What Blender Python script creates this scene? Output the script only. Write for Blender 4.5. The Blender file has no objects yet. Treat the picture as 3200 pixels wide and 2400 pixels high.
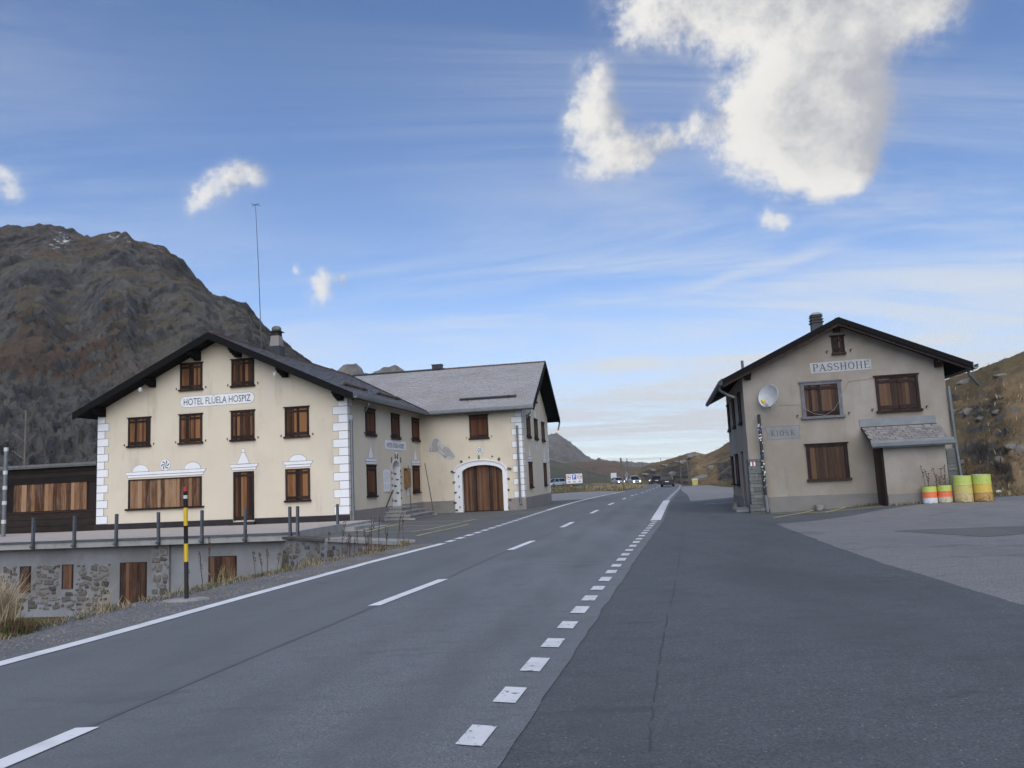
import bpy, math, random
import numpy as np
from mathutils import Vector, Matrix

random.seed(7)
RNG = np.random.default_rng(7)
R = math.radians
scene = bpy.context.scene
COL = scene.collection

# ------------------------------------------------------------------ camera
cam_d = bpy.data.cameras.new('camera')
cam_d.sensor_fit = 'HORIZONTAL'
cam_d.sensor_width = 36.0
cam_d.lens = 36.0 * 2403.0 / 3200.0
cam_d.clip_start = 0.1
cam_d.clip_end = 30000
cam = bpy.data.objects.new('camera', cam_d)
COL.objects.link(cam)
_p, _r = R(7.0), R(-2.7)
_fw = Vector((0, math.cos(_p), math.sin(_p)))
_up = Vector((0, -math.sin(_p), math.cos(_p)))
_ri = Vector((1, 0, 0))
_ri2 = math.cos(_r) * _ri + math.sin(_r) * _up
_up2 = -math.sin(_r) * _ri + math.cos(_r) * _up
_m = Matrix((( _ri2.x, _up2.x, -_fw.x, 0), (_ri2.y, _up2.y, -_fw.y, 0), (_ri2.z, _up2.z, -_fw.z, 1.6), (0, 0, 0, 1)))
cam.matrix_world = _m
scene.camera = cam

# ------------------------------------------------------------------ light
SUN_AZ, SUN_EL = 180.0, 42.0          # degrees, azimuth clockwise from +Y
sd = Vector((math.sin(R(SUN_AZ)) * math.cos(R(SUN_EL)), math.cos(R(SUN_AZ)) * math.cos(R(SUN_EL)), math.sin(R(SUN_EL))))
sun_d = bpy.data.lights.new('sun', 'SUN')
sun_d.energy = 1.5
sun_d.angle = R(75)
sun_d.color = (1.0, 0.95, 0.88)
sun = bpy.data.objects.new('sun', sun_d)
sun.rotation_euler = sd.to_track_quat('Z', 'Y').to_euler()
COL.objects.link(sun)

scene.view_settings.view_transform = 'Standard'
scene.view_settings.look = 'None'
scene.view_settings.gamma = 1
scene.view_settings.use_curve_mapping = False
scene.view_settings.exposure = 0.95
scene.cycles.use_denoising = True
scene.cycles.max_bounces = 6
scene.cycles.volume_bounces = 0
scene.cycles.use_adaptive_sampling = True
scene.cycles.adaptive_threshold = 0.025
scene.cycles.diffuse_bounces = 3

# ------------------------------------------------------------------ node helpers
class NT:
    def __init__(s, tree):
        s.t = tree
        tree.nodes.clear()
    def n(s, typ, inp=None, **kw):
        nd = s.t.nodes.new(typ)
        for k, v in kw.items():
            setattr(nd, k, v)
        if inp:
            for k, v in inp.items():
                s.put(nd.inputs[k], v)
        return nd
    def put(s, sock, v):
        if isinstance(v, bpy.types.NodeSocket):
            s.t.links.new(v, sock)
        else:
            sock.default_value = v
    def math(s, op, a, b=None, c=None, clamp=False):
        nd = s.n('ShaderNodeMath', operation=op, use_clamp=clamp)
        s.put(nd.inputs[0], a)
        if b is not None: s.put(nd.inputs[1], b)
        if c is not None: s.put(nd.inputs[2], c)
        return nd.outputs[0]
    def vmath(s, op, a, b=None, out=0):
        nd = s.n('ShaderNodeVectorMath', operation=op)
        s.put(nd.inputs[0], a)
        if b is not None: s.put(nd.inputs[1], b)
        return nd.outputs['Value'] if op in ('DOT_PRODUCT', 'LENGTH', 'DISTANCE') else nd.outputs[0]
    def scale(s, a, f):
        nd = s.n('ShaderNodeVectorMath', operation='SCALE')
        s.put(nd.inputs[0], a); s.put(nd.inputs[3], f)
        return nd.outputs[0]
    def mix(s, f, a, b, blend='MIX'):
        nd = s.n('ShaderNodeMix', data_type='RGBA', blend_type=blend)
        nd.clamp_factor = True
        s.put(nd.inputs[0], f); s.put(nd.inputs[6], a); s.put(nd.inputs[7], b)
        return nd.outputs[2]
    def ramp(s, f, stops, interp='LINEAR'):
        nd = s.n('ShaderNodeValToRGB')
        nd.color_ramp.interpolation = interp
        el = nd.color_ramp.elements
        while len(el) < len(stops): el.new(0.5)
        for e, (p, c) in zip(el, stops):
            e.position = p
            e.color = c if len(c) == 4 else (*c, 1)
        s.put(nd.inputs[0], f)
        return nd.outputs[0]
    def smooth(s, f, a, b, lo=0.0, hi=1.0):
        nd = s.n('ShaderNodeMapRange', interpolation_type='SMOOTHSTEP')
        s.put(nd.inputs[0], f); s.put(nd.inputs[1], a); s.put(nd.inputs[2], b)
        nd.inputs[3].default_value = lo; nd.inputs[4].default_value = hi
        return nd.outputs[0]
    def noise(s, vec, scale, detail=5, rough=0.55, dist=0.0, dim='3D'):
        nd = s.n('ShaderNodeTexNoise', noise_dimensions=dim)
        if vec is not None: s.put(nd.inputs['Vector'], vec)
        nd.inputs['Scale'].default_value = scale
        nd.inputs['Detail'].default_value = detail
        nd.inputs['Roughness'].default_value = rough
        nd.inputs['Distortion'].default_value = dist
        return nd.outputs[0]

def c4(c): return (c[0], c[1], c[2], 1.0)

# ------------------------------------------------------------------ sky
world = bpy.data.worlds.new('World')
scene.world = world
world.cycles.sampling_method = 'MANUAL'
world.cycles.sample_map_resolution = 256
world.use_nodes = True
w = NT(world.node_tree)
def sky_dir(az, el):      # a direction in the sky, azimuth clockwise from north (+Y)
    return Vector((math.sin(R(az)) * math.cos(R(el)), math.cos(R(az)) * math.cos(R(el)), math.sin(R(el))))

sky = w.n('ShaderNodeTexSky', sky_type='NISHITA')
sky.sun_disc = False
sky.sun_elevation = R(SUN_EL)
sky.sun_rotation = R(SUN_AZ)
sky.altitude = 2380
sky.air_density = 1.0
sky.dust_density = 0.25
sky.ozone_density = 3.0
SKY_STRENGTH = 0.092
tc = w.n('ShaderNodeTexCoord').outputs['Generated']
dirv = w.vmath('NORMALIZE', tc)

BLOBS = [  # (azimuth, elevation, angular radius) in degrees, billows of the cumulus clouds
    (10.82, 32.01, 2.83), (14.91, 32.13, 3.17), (19.58, 30.98, 3.59), (23.25, 28.88, 4.76), (27.56, 28.92, 3.28), (31.24, 28.41, 2.59),
    (23.52, 25.71, 4.44), (22.30, 23.03, 4.76), (19.42, 23.11, 3.28), (25.64, 22.64, 2.93), (24.21, 20.56, 2.93), (18.66, 25.34, 1.55),
    (14.86, 24.28, 1.66), (7.63, 28.32, 1.59), (7.10, 26.10, 1.93), (7.61, 23.25, 2.83), (10.46, 23.44, 2.00), (12.57, 23.66, 1.45),
    (21.09, 20.38, 1.66), (23.49, 19.49, 1.88), (25.59, 19.33, 1.79), (19.45, 17.17, 0.83), (20.51, 16.95, 0.76), (-20.32, 21.99, 1.52),
    (-21.58, 20.67, 1.45), (-18.56, 22.25, 1.31), (-22.66, 20.09, 1.03), (-14.04, 15.24, 1.03), (-14.06, 13.76, 1.31), (-12.53, 15.16, 0.55),
    (-15.68, 15.96, 0.48), (-34.20, 20.24, 0.97), (-33.84, 19.03, 1.03),
]
grp = bpy.data.node_groups.new('cloud_density', 'ShaderNodeTree')
grp.interface.new_socket('Vector', in_out='INPUT', socket_type='NodeSocketVector')
grp.interface.new_socket('Density', in_out='OUTPUT', socket_type='NodeSocketFloat')
grp.interface.new_socket('Soft', in_out='OUTPUT', socket_type='NodeSocketFloat')
g = NT(grp)
gi = g.n('NodeGroupInput'); go = g.n('NodeGroupOutput')
n1 = g.n('ShaderNodeTexNoise'); g.put(n1.inputs['Vector'], gi.outputs[0])
n1.inputs['Scale'].default_value = 11; n1.inputs['Detail'].default_value = 6; n1.inputs['Roughness'].default_value = 0.6
wob = g.scale(g.vmath('SUBTRACT', n1.outputs['Color'], (0.5, 0.5, 0.5)), 0.055)
pos = g.vmath('ADD', gi.outputs[0], wob)
acc = None
for (bx, by, br) in BLOBS:
    d = g.vmath('DISTANCE', pos, tuple(sky_dir(bx, by)))
    rr = R(br) * 0.84
    q = g.math('DIVIDE', d, rr)
    q = g.math('MULTIPLY', q, q)
    e = g.math('EXPONENT', g.math('MULTIPLY', q, -1.1))
    if br < 1.73: e = g.math('MULTIPLY', e, 0.74)
    acc = e if acc is None else g.math('ADD', acc, e)
soft = g.math('DIVIDE', acc, g.math('ADD', 1.0, g.math('MULTIPLY', acc, 0.22)))
acc = g.math('MINIMUM', acc, 1.6)
fine = g.noise(gi.outputs[0], 22, 9, 0.66)
fine2 = g.noise(gi.outputs[0], 70, 6, 0.65)
turb = g.math('ADD', g.math('MULTIPLY', g.math('SUBTRACT', fine, 0.5), 1.7), g.math('MULTIPLY', g.math('SUBTRACT', fine2, 0.5), 0.8))
den = g.math('ADD', acc, g.math('MULTIPLY', turb, g.smooth(acc, 0.05, 0.5)))
g.put(go.inputs[0], den)
g.put(go.inputs[1], g.math('ADD', soft, g.math('MULTIPLY', g.math('SUBTRACT', n1.outputs[0], 0.5), 0.9)))
def dens(vec):
    nd = w.n('ShaderNodeGroup'); nd.node_tree = grp
    w.put(nd.inputs[0], vec)
    return nd.outputs[0], nd.outputs[1]
d0, s0 = dens(dirv)
lit = Vector((-1.0, 0.04, -0.30)).normalized()      # towards the bright side of the sky
d1, s1 = dens(w.vmath('ADD', dirv, tuple(lit * 0.030)))
alpha = w.math('ADD', w.math('MULTIPLY', w.smooth(d0, 0.05, 0.8), 0.45), w.math('MULTIPLY', w.smooth(d0, 0.35, 1.2), 0.55))
edge = w.math('ADD', w.math('MULTIPLY', w.math('SUBTRACT', s0, s1), 0.42), w.math('MULTIPLY', w.math('SUBTRACT', d0, d1), 0.34))
shade = w.smooth(edge, -0.38, 0.42)
thick = w.smooth(s0, 1.0, 2.0)
ccol = w.mix(shade, (0.235, 0.243, 0.268, 1), (0.465, 0.455, 0.435, 1))
ccol = w.mix(w.math('MULTIPLY', thick, 0.22), ccol, (0.215, 0.218, 0.235, 1))
# cirrus veil: stretched streaks, denser low in the sky
sx = w.n('ShaderNodeSeparateXYZ', {0: dirv})
zz = w.math('ADD', w.math('MAXIMUM', sx.outputs[2], 0.0), 0.12)
pl = w.n('ShaderNodeCombineXYZ', {0: w.math('DIVIDE', sx.outputs[0], zz), 1: w.math('DIVIDE', sx.outputs[1], zz), 2: 0.0}).outputs[0]
mp = w.n('ShaderNodeMapping', {'Vector': pl}); mp.inputs['Rotation'].default_value = (0, 0, R(-120)); mp.inputs['Scale'].default_value = (0.55, 2.0, 1)
ci = w.noise(mp.outputs[0], 0.62, 8, 0.66, 0.9)
ci2 = w.noise(pl, 0.28, 3, 0.5)
veil = w.math('MULTIPLY', w.smooth(ci, 0.42, 0.68), w.smooth(ci2, 0.33, 0.58))
low = w.smooth(sx.outputs[2], 0.29, 0.05)
veil = w.math('ADD', w.math('MULTIPLY', veil, 0.58), w.math('MULTIPLY', low, w.math('ADD', 0.50, w.math('MULTIPLY', w.smooth(ci, 0.32, 0.66), 0.47))), clamp=True)
# a contrail that has spread
ta, tb = sky_dir(12.23, 12.73), sky_dir(25.13, 14.89)
tn = ta.cross(tb).normalized(); tm = (ta + tb).normalized()
dist = w.math('ABSOLUTE', w.vmath('DOT_PRODUCT', w.vmath('ADD', dirv, w.scale(w.vmath('SUBTRACT', n1c := w.n('ShaderNodeTexNoise', {'Vector': dirv, 'Scale': 14.0}).outputs['Color'], (0.5, 0.5, 0.5)), 0.02)), tuple(tn)))
along = w.vmath('DISTANCE', dirv, tuple(tm))
trail = w.math('MULTIPLY', w.smooth(dist, 0.012, 0.0), w.smooth(along, 0.135, 0.05))
veil = w.math('ADD', veil, w.math('MULTIPLY', trail, 0.30), clamp=True)

hsv = w.n('ShaderNodeHueSaturation', {'Hue': 0.503, 'Saturation': 1.06, 'Value': 1.0, 'Color': sky.outputs[0]})
skyc = w.mix(1.0, hsv.outputs[0], (SKY_STRENGTH,) * 3 + (1,), 'MULTIPLY')
mixv = w.mix(veil, skyc, (0.40, 0.42, 0.44, 1))
mixc = w.mix(alpha, mixv, ccol)
bg = w.n('ShaderNodeBackground', {0: mixc, 1: 1.0})
wo = w.n('ShaderNodeOutputWorld', {0: bg.outputs[0]})

# ------------------------------------------------------------------ object helpers
def tag(o, label=None, cat=None, group=None, kind=None):
    if label: o['label'] = label
    if cat: o['category'] = cat
    if group: o['group'] = group
    if kind: o['kind'] = kind
    return o

def link(name, data, parent=None, loc=(0, 0, 0), rot=(0, 0, 0), scl=None):
    o = bpy.data.objects.new(name, data)
    COL.objects.link(o)
    if parent: o.parent = parent
    o.location = loc
    o.rotation_euler = rot
    if scl: o.scale = scl
    return o

def empty(name, loc, rz=0, label=None, cat=None, group=None):
    o = link(name, None, None, loc, (0, 0, rz))
    o.empty_display_size = 0.3
    return tag(o, label, cat, group)

def copy_tree(o, parent=None):
    c = o.copy()
    COL.objects.link(c)
    c.parent = parent
    for ch in list(o.children):
        copy_tree(ch, c)
    return c

class MB:
    def __init__(s):
        s.v = []; s.f = []; s.m = []
    def add(s, vs, fs, m=0):
        b = len(s.v)
        s.v.extend(vs)
        for f in fs:
            s.f.append(tuple(i + b for i in f)); s.m.append(m)
        return s
    def box(s, x0, x1, y0, y1, z0, z1, m=0):
        vs = [(x, y, z) for z in (z0, z1) for y in (y0, y1) for x in (x0, x1)]
        return s.add(vs, [(0, 2, 3, 1), (4, 5, 7, 6), (0, 1, 5, 4), (2, 6, 7, 3), (0, 4, 6, 2), (1, 3, 7, 5)], m)
    def prism(s, pts, vec, m=0):
        n = len(pts)
        q = [(p[0] + vec[0], p[1] + vec[1], p[2] + vec[2]) for p in pts]
        fs = [tuple(range(n)), tuple(range(2 * n - 1, n - 1, -1))]
        fs += [(i, i + n, (i + 1) % n + n, (i + 1) % n) for i in range(n)]
        return s.add(list(pts) + q, fs, m)
    def tube(s, path, r, n=8, m=0, r1=None, cap=True):
        pts = [Vector(p) for p in path]
        rs = [r + ((r1 if r1 is not None else r) - r) * i / (len(pts) - 1) for i in range(len(pts))]
        vs = []
        for i, p in enumerate(pts):
            t = (pts[min(i + 1, len(pts) - 1)] - pts[max(i - 1, 0)]).normalized()
            a = t.cross(Vector((0, 0, 1)) if abs(t.z) < 0.9 else Vector((1, 0, 0))).normalized()
            b = t.cross(a)
            for k in range(n):
                an = 2 * math.pi * k / n
                vs.append(tuple(p + (a * math.cos(an) + b * math.sin(an)) * rs[i]))
        fs = []
        for i in range(len(pts) - 1):
            for k in range(n):
                fs.append((i * n + k, i * n + (k + 1) % n, (i + 1) * n + (k + 1) % n, (i + 1) * n + k))
        if cap:
            fs.append(tuple(range(n - 1, -1, -1)))
            fs.append(tuple(range((len(pts) - 1) * n, len(pts) * n)))
        return s.add(vs, fs, m)
    def lathe(s, prof, n=20, m=0, cx=0, cy=0):
        vs = []
        for (r, z) in prof:
            for k in range(n):
                a = 2 * math.pi * k / n
                vs.append((cx + r * math.cos(a), cy + r * math.sin(a), z))
        fs = []
        for i in range(len(prof) - 1):
            for k in range(n):
                fs.append((i * n + k, i * n + (k + 1) % n, (i + 1) * n + (k + 1) % n, (i + 1) * n + k))
        return s.add(vs, fs, m)
    def mesh(s, name, mats, smooth=False):
        me = bpy.data.meshes.new(name)
        me.from_pydata(s.v, [], s.f)
        for mt in (mats if isinstance(mats, (list, tuple)) else [mats]):
            me.materials.append(mt)
        me.polygons.foreach_set('material_index', s.m)
        if smooth:
            me.polygons.foreach_set('use_smooth', [True] * len(s.f))
        me.update()
        return me
    def build(s, name, mats, parent=None, loc=(0, 0, 0), rot=(0, 0, 0), smooth=False):
        return link(name, s.mesh(name, mats, smooth), parent, loc, rot)

# ------------------------------------------------------------------ materials
MATS = {}
def new_mat(name):
    m = bpy.data.materials.new(name)
    m.use_nodes = True
    t = NT(m.node_tree)
    bs = t.n('ShaderNodeBsdfPrincipled')
    t.n('ShaderNodeOutputMaterial', {0: bs.outputs[0]})
    MATS[name] = m
    return m, t, bs

def pm(name, stops, scale=4, rough=0.85, bump=0.15, bdist=0.02, stretch=(1, 1, 1), detail=7, nrough=0.6, rnd=0.0, metallic=0.0,
       spec=0.3, coord='POS', bscale=None, dist=0.0, big=None, bigscale=0.3):
    """noise coloured surface: stops = colours along the noise; rnd = value spread between objects"""
    m, t, bs = new_mat(name)
    if coord == 'POS':
        v = t.n('ShaderNodeNewGeometry').outputs['Position']
    else:
        v = t.n('ShaderNodeTexCoord').outputs['Object']
    oi = t.n('ShaderNodeObjectInfo')
    if coord != 'POS':
        v = t.vmath('ADD', v, t.scale(oi.outputs['Location'], 1.0))
    mp = t.n('ShaderNodeMapping', {'Vector': v})
    mp.inputs['Scale'].default_value = stretch
    nz = t.noise(mp.outputs[0], scale, detail, nrough, dist)
    k = len(stops)
    ps = [0.28 + 0.44 * i / max(k - 1, 1) for i in range(k)]
    col = t.ramp(nz, [(p, c) for p, c in zip(ps, stops)])
    if big is not None:
        nb = t.noise(v, bigscale, 4, 0.6)
        col = t.mix(t.smooth(nb, 0.4, 0.68), col, c4(big))
    if rnd:
        f = t.math('ADD', 1 - rnd, t.math('MULTIPLY', oi.outputs['Random'], 2 * rnd))
        col = t.mix(1.0, col, t.n('ShaderNodeCombineColor', {0: f, 1: f, 2: f}).outputs[0], 'MULTIPLY')
    t.put(bs.inputs['Base Color'], col)
    bs.inputs['Roughness'].default_value = rough
    bs.inputs['Metallic'].default_value = metallic
    bs.inputs['Specular IOR Level'].default_value = spec
    if bump:
        bn = t.noise(mp.outputs[0], bscale or scale * 3, 5, 0.6)
        b = t.n('ShaderNodeBump', {'Height': bn, 'Strength': bump, 'Distance': bdist})
        t.put(bs.inputs['Normal'], b.outputs[0])
    return m

def plaster_streaks(mat, col, amt):
    t = NT.__new__(NT); t.t = mat.node_tree
    bs = next(n for n in t.t.nodes if n.type == 'BSDF_PRINCIPLED')
    src = bs.inputs['Base Color'].links[0].from_socket
    v = t.n('ShaderNodeNewGeometry').outputs['Position']
    mp = t.n('ShaderNodeMapping', {'Vector': v}); mp.inputs['Scale'].default_value = (1.0, 1.0, 0.10)
    a = t.smooth(t.noise(mp.outputs[0], 2.6, 6, 0.65), 0.50, 0.72)
    b = t.smooth(t.noise(v, 0.7, 4, 0.6), 0.40, 0.62)
    t.put(bs.inputs['Base Color'], t.mix(t.math('MULTIPLY', t.math('MULTIPLY', a, b), amt), src, c4(col)))

def wood(name, dark, mid, light, weather=(0.36, 0.33, 0.30), wf=0.0, rnd=0.5):
    """vertical boards: the tone changes from board to board, grain along z"""
    m, t, bs = new_mat(name)
    ob = t.n('ShaderNodeTexCoord').outputs['Object']
    oi = t.n('ShaderNodeObjectInfo')
    v = t.vmath('ADD', ob, t.scale(oi.outputs['Location'], 3.7))
    mp = t.n('ShaderNodeMapping', {'Vector': v}); mp.inputs['Scale'].default_value = (3.2, 3, 0.55)
    nz = t.noise(mp.outputs[0], 3.0, 8, 0.65, 0.4)
    f = t.math('ADD', t.math('MULTIPLY', t.math('SUBTRACT', oi.outputs['Random'], 0.5), rnd * 1.1), nz)
    col = t.ramp(f, [(0.25, dark), (0.5, mid), (0.78, light)])
    g1 = t.noise(mp.outputs[0], 14.0, 4, 0.7)
    col = t.mix(t.math('MULTIPLY', t.smooth(g1, 0.5, 0.75), 0.5), col, c4(dark))
    if wf:
        col = t.mix(t.math('MULTIPLY', t.smooth(t.noise(v, 2.2, 5, 0.6), 0.45, 0.7), wf), col, c4(weather))
    t.put(bs.inputs['Base Color'], col)
    bs.inputs['Roughness'].default_value = 0.75
    bs.inputs['Specular IOR Level'].default_value = 0.25
    b = t.n('ShaderNodeBump', {'Height': g1, 'Strength': 0.35, 'Distance': 0.01})
    t.put(bs.inputs['Normal'], b.outputs[0])
    return m

def plain(name, col, rough=0.5, metallic=0.0, spec=0.5, emit=None, estr=0.0, coat=0.0):
    m, t, bs = new_mat(name)
    v = t.n('ShaderNodeTexCoord').outputs['Object']
    nz = t.noise(v, 6, 4)
    a = tuple(x * 0.86 for x in col); b = tuple(min(1, x * 1.08) for x in col)
    t.put(bs.inputs['Base Color'], t.ramp(nz, [(0.3, a), (0.7, b)]))
    bs.inputs['Roughness'].default_value = rough
    bs.inputs['Metallic'].default_value = metallic
    bs.inputs['Specular IOR Level'].default_value = spec
    bs.inputs['Coat Weight'].default_value = coat
    if emit:
        bs.inputs['Emission Color'].default_value = c4(emit)
        bs.inputs['Emission Strength'].default_value = estr
    return m

def asphalt(name, base, spread, speck=(0.32, 0.31, 0.30), big=None, crack=0.0, grain=70, tracks=0.0, sp=0.30):
    m, t, bs = new_mat(name)
    v = t.n('ShaderNodeNewGeometry').outputs['Position']
    lo = tuple(x * (1 - spread) for x in base); hi = tuple(x * (1 + spread) for x in base)
    gr = t.noise(v, grain, 3, 0.75)
    col = t.ramp(gr, [(0.33, lo), (0.5, base), (0.66, hi)])
    vo = t.n('ShaderNodeTexVoronoi', {'Vector': v, 'Scale': 30.0}); vo.feature = 'F1'
    rndc = t.n('ShaderNodeSeparateColor', {0: vo.outputs['Color']})
    dot = t.math('MULTIPLY', t.smooth(vo.outputs['Distance'], 0.26, 0.14), t.math('GREATER_THAN', rndc.outputs[0], 1 - sp))
    col = t.mix(t.math('MULTIPLY', dot, 0.8), col, c4(speck))
    if big is not None:
        mb = t.n('ShaderNodeMapping', {'Vector': v}); mb.inputs['Scale'].default_value = (1.0, 0.45, 1)
        mb.inputs['Rotation'].default_value = (0, 0, R(12))
        nb = t.noise(mb.outputs[0], 0.55, 6, 0.6, 0.5)
        col = t.mix(t.math('MULTIPLY', t.smooth(nb, 0.42, 0.70), 0.8), col, c4(big))
        nb2 = t.noise(v, 0.13, 3, 0.5)
        col = t.mix(t.math('MULTIPLY', t.smooth(nb2, 0.4, 0.7), 0.35), col, c4(tuple(x * 1.35 for x in base)))
    mm = t.n('ShaderNodeMapping', {'Vector': v}); mm.inputs['Scale'].default_value = (0.55, 1.3, 1); mm.inputs['Rotation'].default_value = (0, 0, R(-8))
    md = t.noise(mm.outputs[0], 3.2, 8, 0.72)
    col = t.mix(t.math('MULTIPLY', t.smooth(md, 0.46, 0.66), 0.34), col, c4(tuple(x * 0.6 for x in base)))
    st_ = t.math('MULTIPLY', t.smooth(t.noise(mm.outputs[0], 0.8, 7, 0.68), 0.57, 0.66), t.smooth(t.noise(v, 0.2, 2), 0.42, 0.58))
    col = t.mix(t.math('MULTIPLY', st_, 0.5), col, c4(tuple(x * 0.45 for x in base)))
    if tracks:
        at = t.n('ShaderNodeAttribute'); at.attribute_name = 'across'
        q = at.outputs['Fac']
        wv = t.math('ADD', q, t.math('MULTIPLY', t.math('SUBTRACT', t.noise(v, 0.25, 3), 0.5), 0.05))
        tk = None
        for c0 in (0.14, 0.34, 0.64, 0.85):
            b_ = t.smooth(t.math('ABSOLUTE', t.math('SUBTRACT', wv, c0)), 0.075, 0.015)
            tk = b_ if tk is None else t.math('ADD', tk, b_)
        mt_ = t.n('ShaderNodeMapping', {'Vector': v}); mt_.inputs['Scale'].default_value = (1.0, 0.10, 1); mt_.inputs['Rotation'].default_value = (0, 0, R(12))
        tk = t.math('MULTIPLY', tk, t.smooth(t.noise(mt_.outputs[0], 1.4, 5, 0.6), 0.3, 0.7))
        col = t.mix(t.math('MULTIPLY', tk, tracks), col, c4(tuple(x * 0.66 for x in base)))
        left = t.smooth(wv, 0.52, 0.46)
        col = t.mix(t.math('MULTIPLY', left, 0.45), col, c4(tuple(x * 0.86 for x in base)))
    if crack:
        vc = t.n('ShaderNodeTexVoronoi', {'Vector': t.vmath('ADD', v, t.scale(t.n('ShaderNodeTexNoise', {'Vector': v, 'Scale': 1.3, 'Detail': 6.0}).outputs['Color'], 1.6)), 'Scale': 0.22})
        vc.feature = 'DISTANCE_TO_EDGE'
        nm = t.smooth(t.noise(v, 0.35, 2), 0.52, 0.62)
        ck = t.math('MULTIPLY', t.smooth(vc.outputs['Distance'], 0.005, 0.001), nm)
        col = t.mix(t.math('MULTIPLY', ck, crack), col, (0.02, 0.02, 0.022, 1))
    t.put(bs.inputs['Base Color'], col)
    bs.inputs['Roughness'].default_value = 0.82
    bs.inputs['Specular IOR Level'].default_value = 0.35
    b = t.n('ShaderNodeBump', {'Height': t.math('ADD', gr, t.math('MULTIPLY', dot, 0.3)), 'Strength': 0.35, 'Distance': 0.01})
    t.put(bs.inputs['Normal'], b.outputs[0])
    return m

M = {}
M['road'] = asphalt('road_asphalt', (0.146, 0.156, 0.168), 0.5, big=(0.118, 0.128, 0.139), grain=85, tracks=0.55)
M['asph_dark'] = asphalt('dark_asphalt', (0.087, 0.096, 0.102), 0.5, big=(0.060, 0.068, 0.073), crack=0.25, grain=60, sp=0.16)
M['asph_light'] = asphalt('light_asphalt', (0.180, 0.180, 0.183), 0.5, speck=(0.44, 0.41, 0.38), big=(0.147, 0.148, 0.152), grain=45, sp=0.45)
M['asph_fore'] = asphalt('forecourt_asphalt', (0.115, 0.118, 0.117), 0.3, big=(0.09, 0.095, 0.094), grain=60, sp=0.15)
M['asph_lot'] = asphalt('parking_asphalt', (0.225, 0.22, 0.217), 0.3, big=(0.19, 0.186, 0.186), grain=45, sp=0.3)
M['gravel'] = asphalt('shoulder_gravel', (0.145, 0.146, 0.155), 0.6, speck=(0.42, 0.42, 0.43), big=(0.105, 0.107, 0.115), grain=22, sp=0.6)
M['seam'] = plain('seam_tar', (0.052, 0.057, 0.061), 0.8)
M['joint'] = plain('lane_joint_tar', (0.112, 0.114, 0.120), 0.75)

def paint(name, col, wear=0.5):
    m, t, bs = new_mat(name)
    v = t.n('ShaderNodeNewGeometry').outputs['Position']
    nz = t.noise(v, 16, 8, 0.75)
    f = t.smooth(nz, wear + 0.10, wear + 0.17)
    n2 = t.noise(v, 3, 4)
    c = t.mix(t.smooth(n2, 0.35, 0.75), c4(col), c4(tuple(x * 0.8 for x in col)))
    t.put(bs.inputs['Base Color'], t.mix(f, c, (0.10, 0.10, 0.105, 1)))
    bs.inputs['Roughness'].default_value = 0.7
    return m
M['line'] = paint('road_paint_white', (0.72, 0.73, 0.74), 0.54)
M['line_worn'] = paint('road_paint_worn', (0.66, 0.67, 0.68), 0.46)
M['line_faint'] = paint('road_paint_faint', (0.42, 0.42, 0.42), 0.40)
M['yellow_line'] = paint('yellow_paint', (0.56, 0.50, 0.20), 0.46)

M['cream'] = pm('cream_plaster', [(0.575, 0.50, 0.392), (0.625, 0.555, 0.44), (0.65, 0.58, 0.465)], 0.8, 0.9, 0.35, 0.01, bscale=60, big=(0.595, 0.535, 0.44), bigscale=0.35)
plaster_streaks(M['cream'], (0.45, 0.385, 0.30), 0.65)
M['white'] = pm('white_paint', [(0.70, 0.71, 0.73), (0.78, 0.785, 0.80)], 2, 0.85, 0.2, 0.005, bscale=70)
M['outline'] = plain('grey_outline', (0.13, 0.13, 0.145), 0.8)
M['plinth'] = pm('grey_plinth', [(0.215, 0.195, 0.185), (0.265, 0.245, 0.235)], 1.5, 0.9, 0.4, 0.01, bscale=60)
M['dark_plinth'] = pm('dark_plinth', [(0.016, 0.013, 0.016), (0.030, 0.025, 0.028)], 3, 0.6, 0.1)
M['kplaster'] = pm('grey_plaster', [(0.235, 0.212, 0.184), (0.302, 0.275, 0.242), (0.338, 0.312, 0.279)], 0.9, 0.92, 0.5, 0.012, bscale=38, detail=9, nrough=0.7, big=(0.255, 0.221, 0.180), bigscale=0.5)
plaster_streaks(M['kplaster'], (0.165, 0.14, 0.115), 0.55)
M['kplinth'] = pm('kiosk_plinth', [(0.165, 0.155, 0.145), (0.21, 0.20, 0.188)], 1.6, 0.92, 0.5, 0.012, bscale=38)
M['stucco'] = pm('grey_stucco', [(0.185, 0.192, 0.205), (0.245, 0.253, 0.27)], 1.0, 0.92, 0.5, 0.01, bscale=30, detail=9, big=(0.165, 0.165, 0.168), bigscale=0.6)
M['concrete'] = pm('concrete', [(0.20, 0.20, 0.20), (0.29, 0.29, 0.285), (0.34, 0.335, 0.32)], 2.2, 0.9, 0.4, 0.01, bscale=40, detail=9, nrough=0.72)
M['terrace'] = pm('terrace_paving', [(0.36, 0.32, 0.295), (0.45, 0.405, 0.375)], 2, 0.9, 0.3, 0.01, bscale=50)
M['stone'] = pm('field_stone', [(0.075, 0.072, 0.070), (0.125, 0.116, 0.106), (0.185, 0.165, 0.142)], 3, 0.9, 0.6, 0.02, rnd=0.5, coord='OBJ', bscale=14)
M['slatestone'] = pm('green_grey_stone', [(0.085, 0.093, 0.087), (0.14, 0.148, 0.14), (0.175, 0.18, 0.17)], 4, 0.88, 0.6, 0.02, rnd=0.3, coord='OBJ', bscale=16)
M['boulder'] = pm('boulder_rock', [(0.105, 0.098, 0.088), (0.175, 0.166, 0.15), (0.24, 0.23, 0.212)], 1.2, 0.9, 0.8, 0.08, bscale=6, detail=9)
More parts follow.
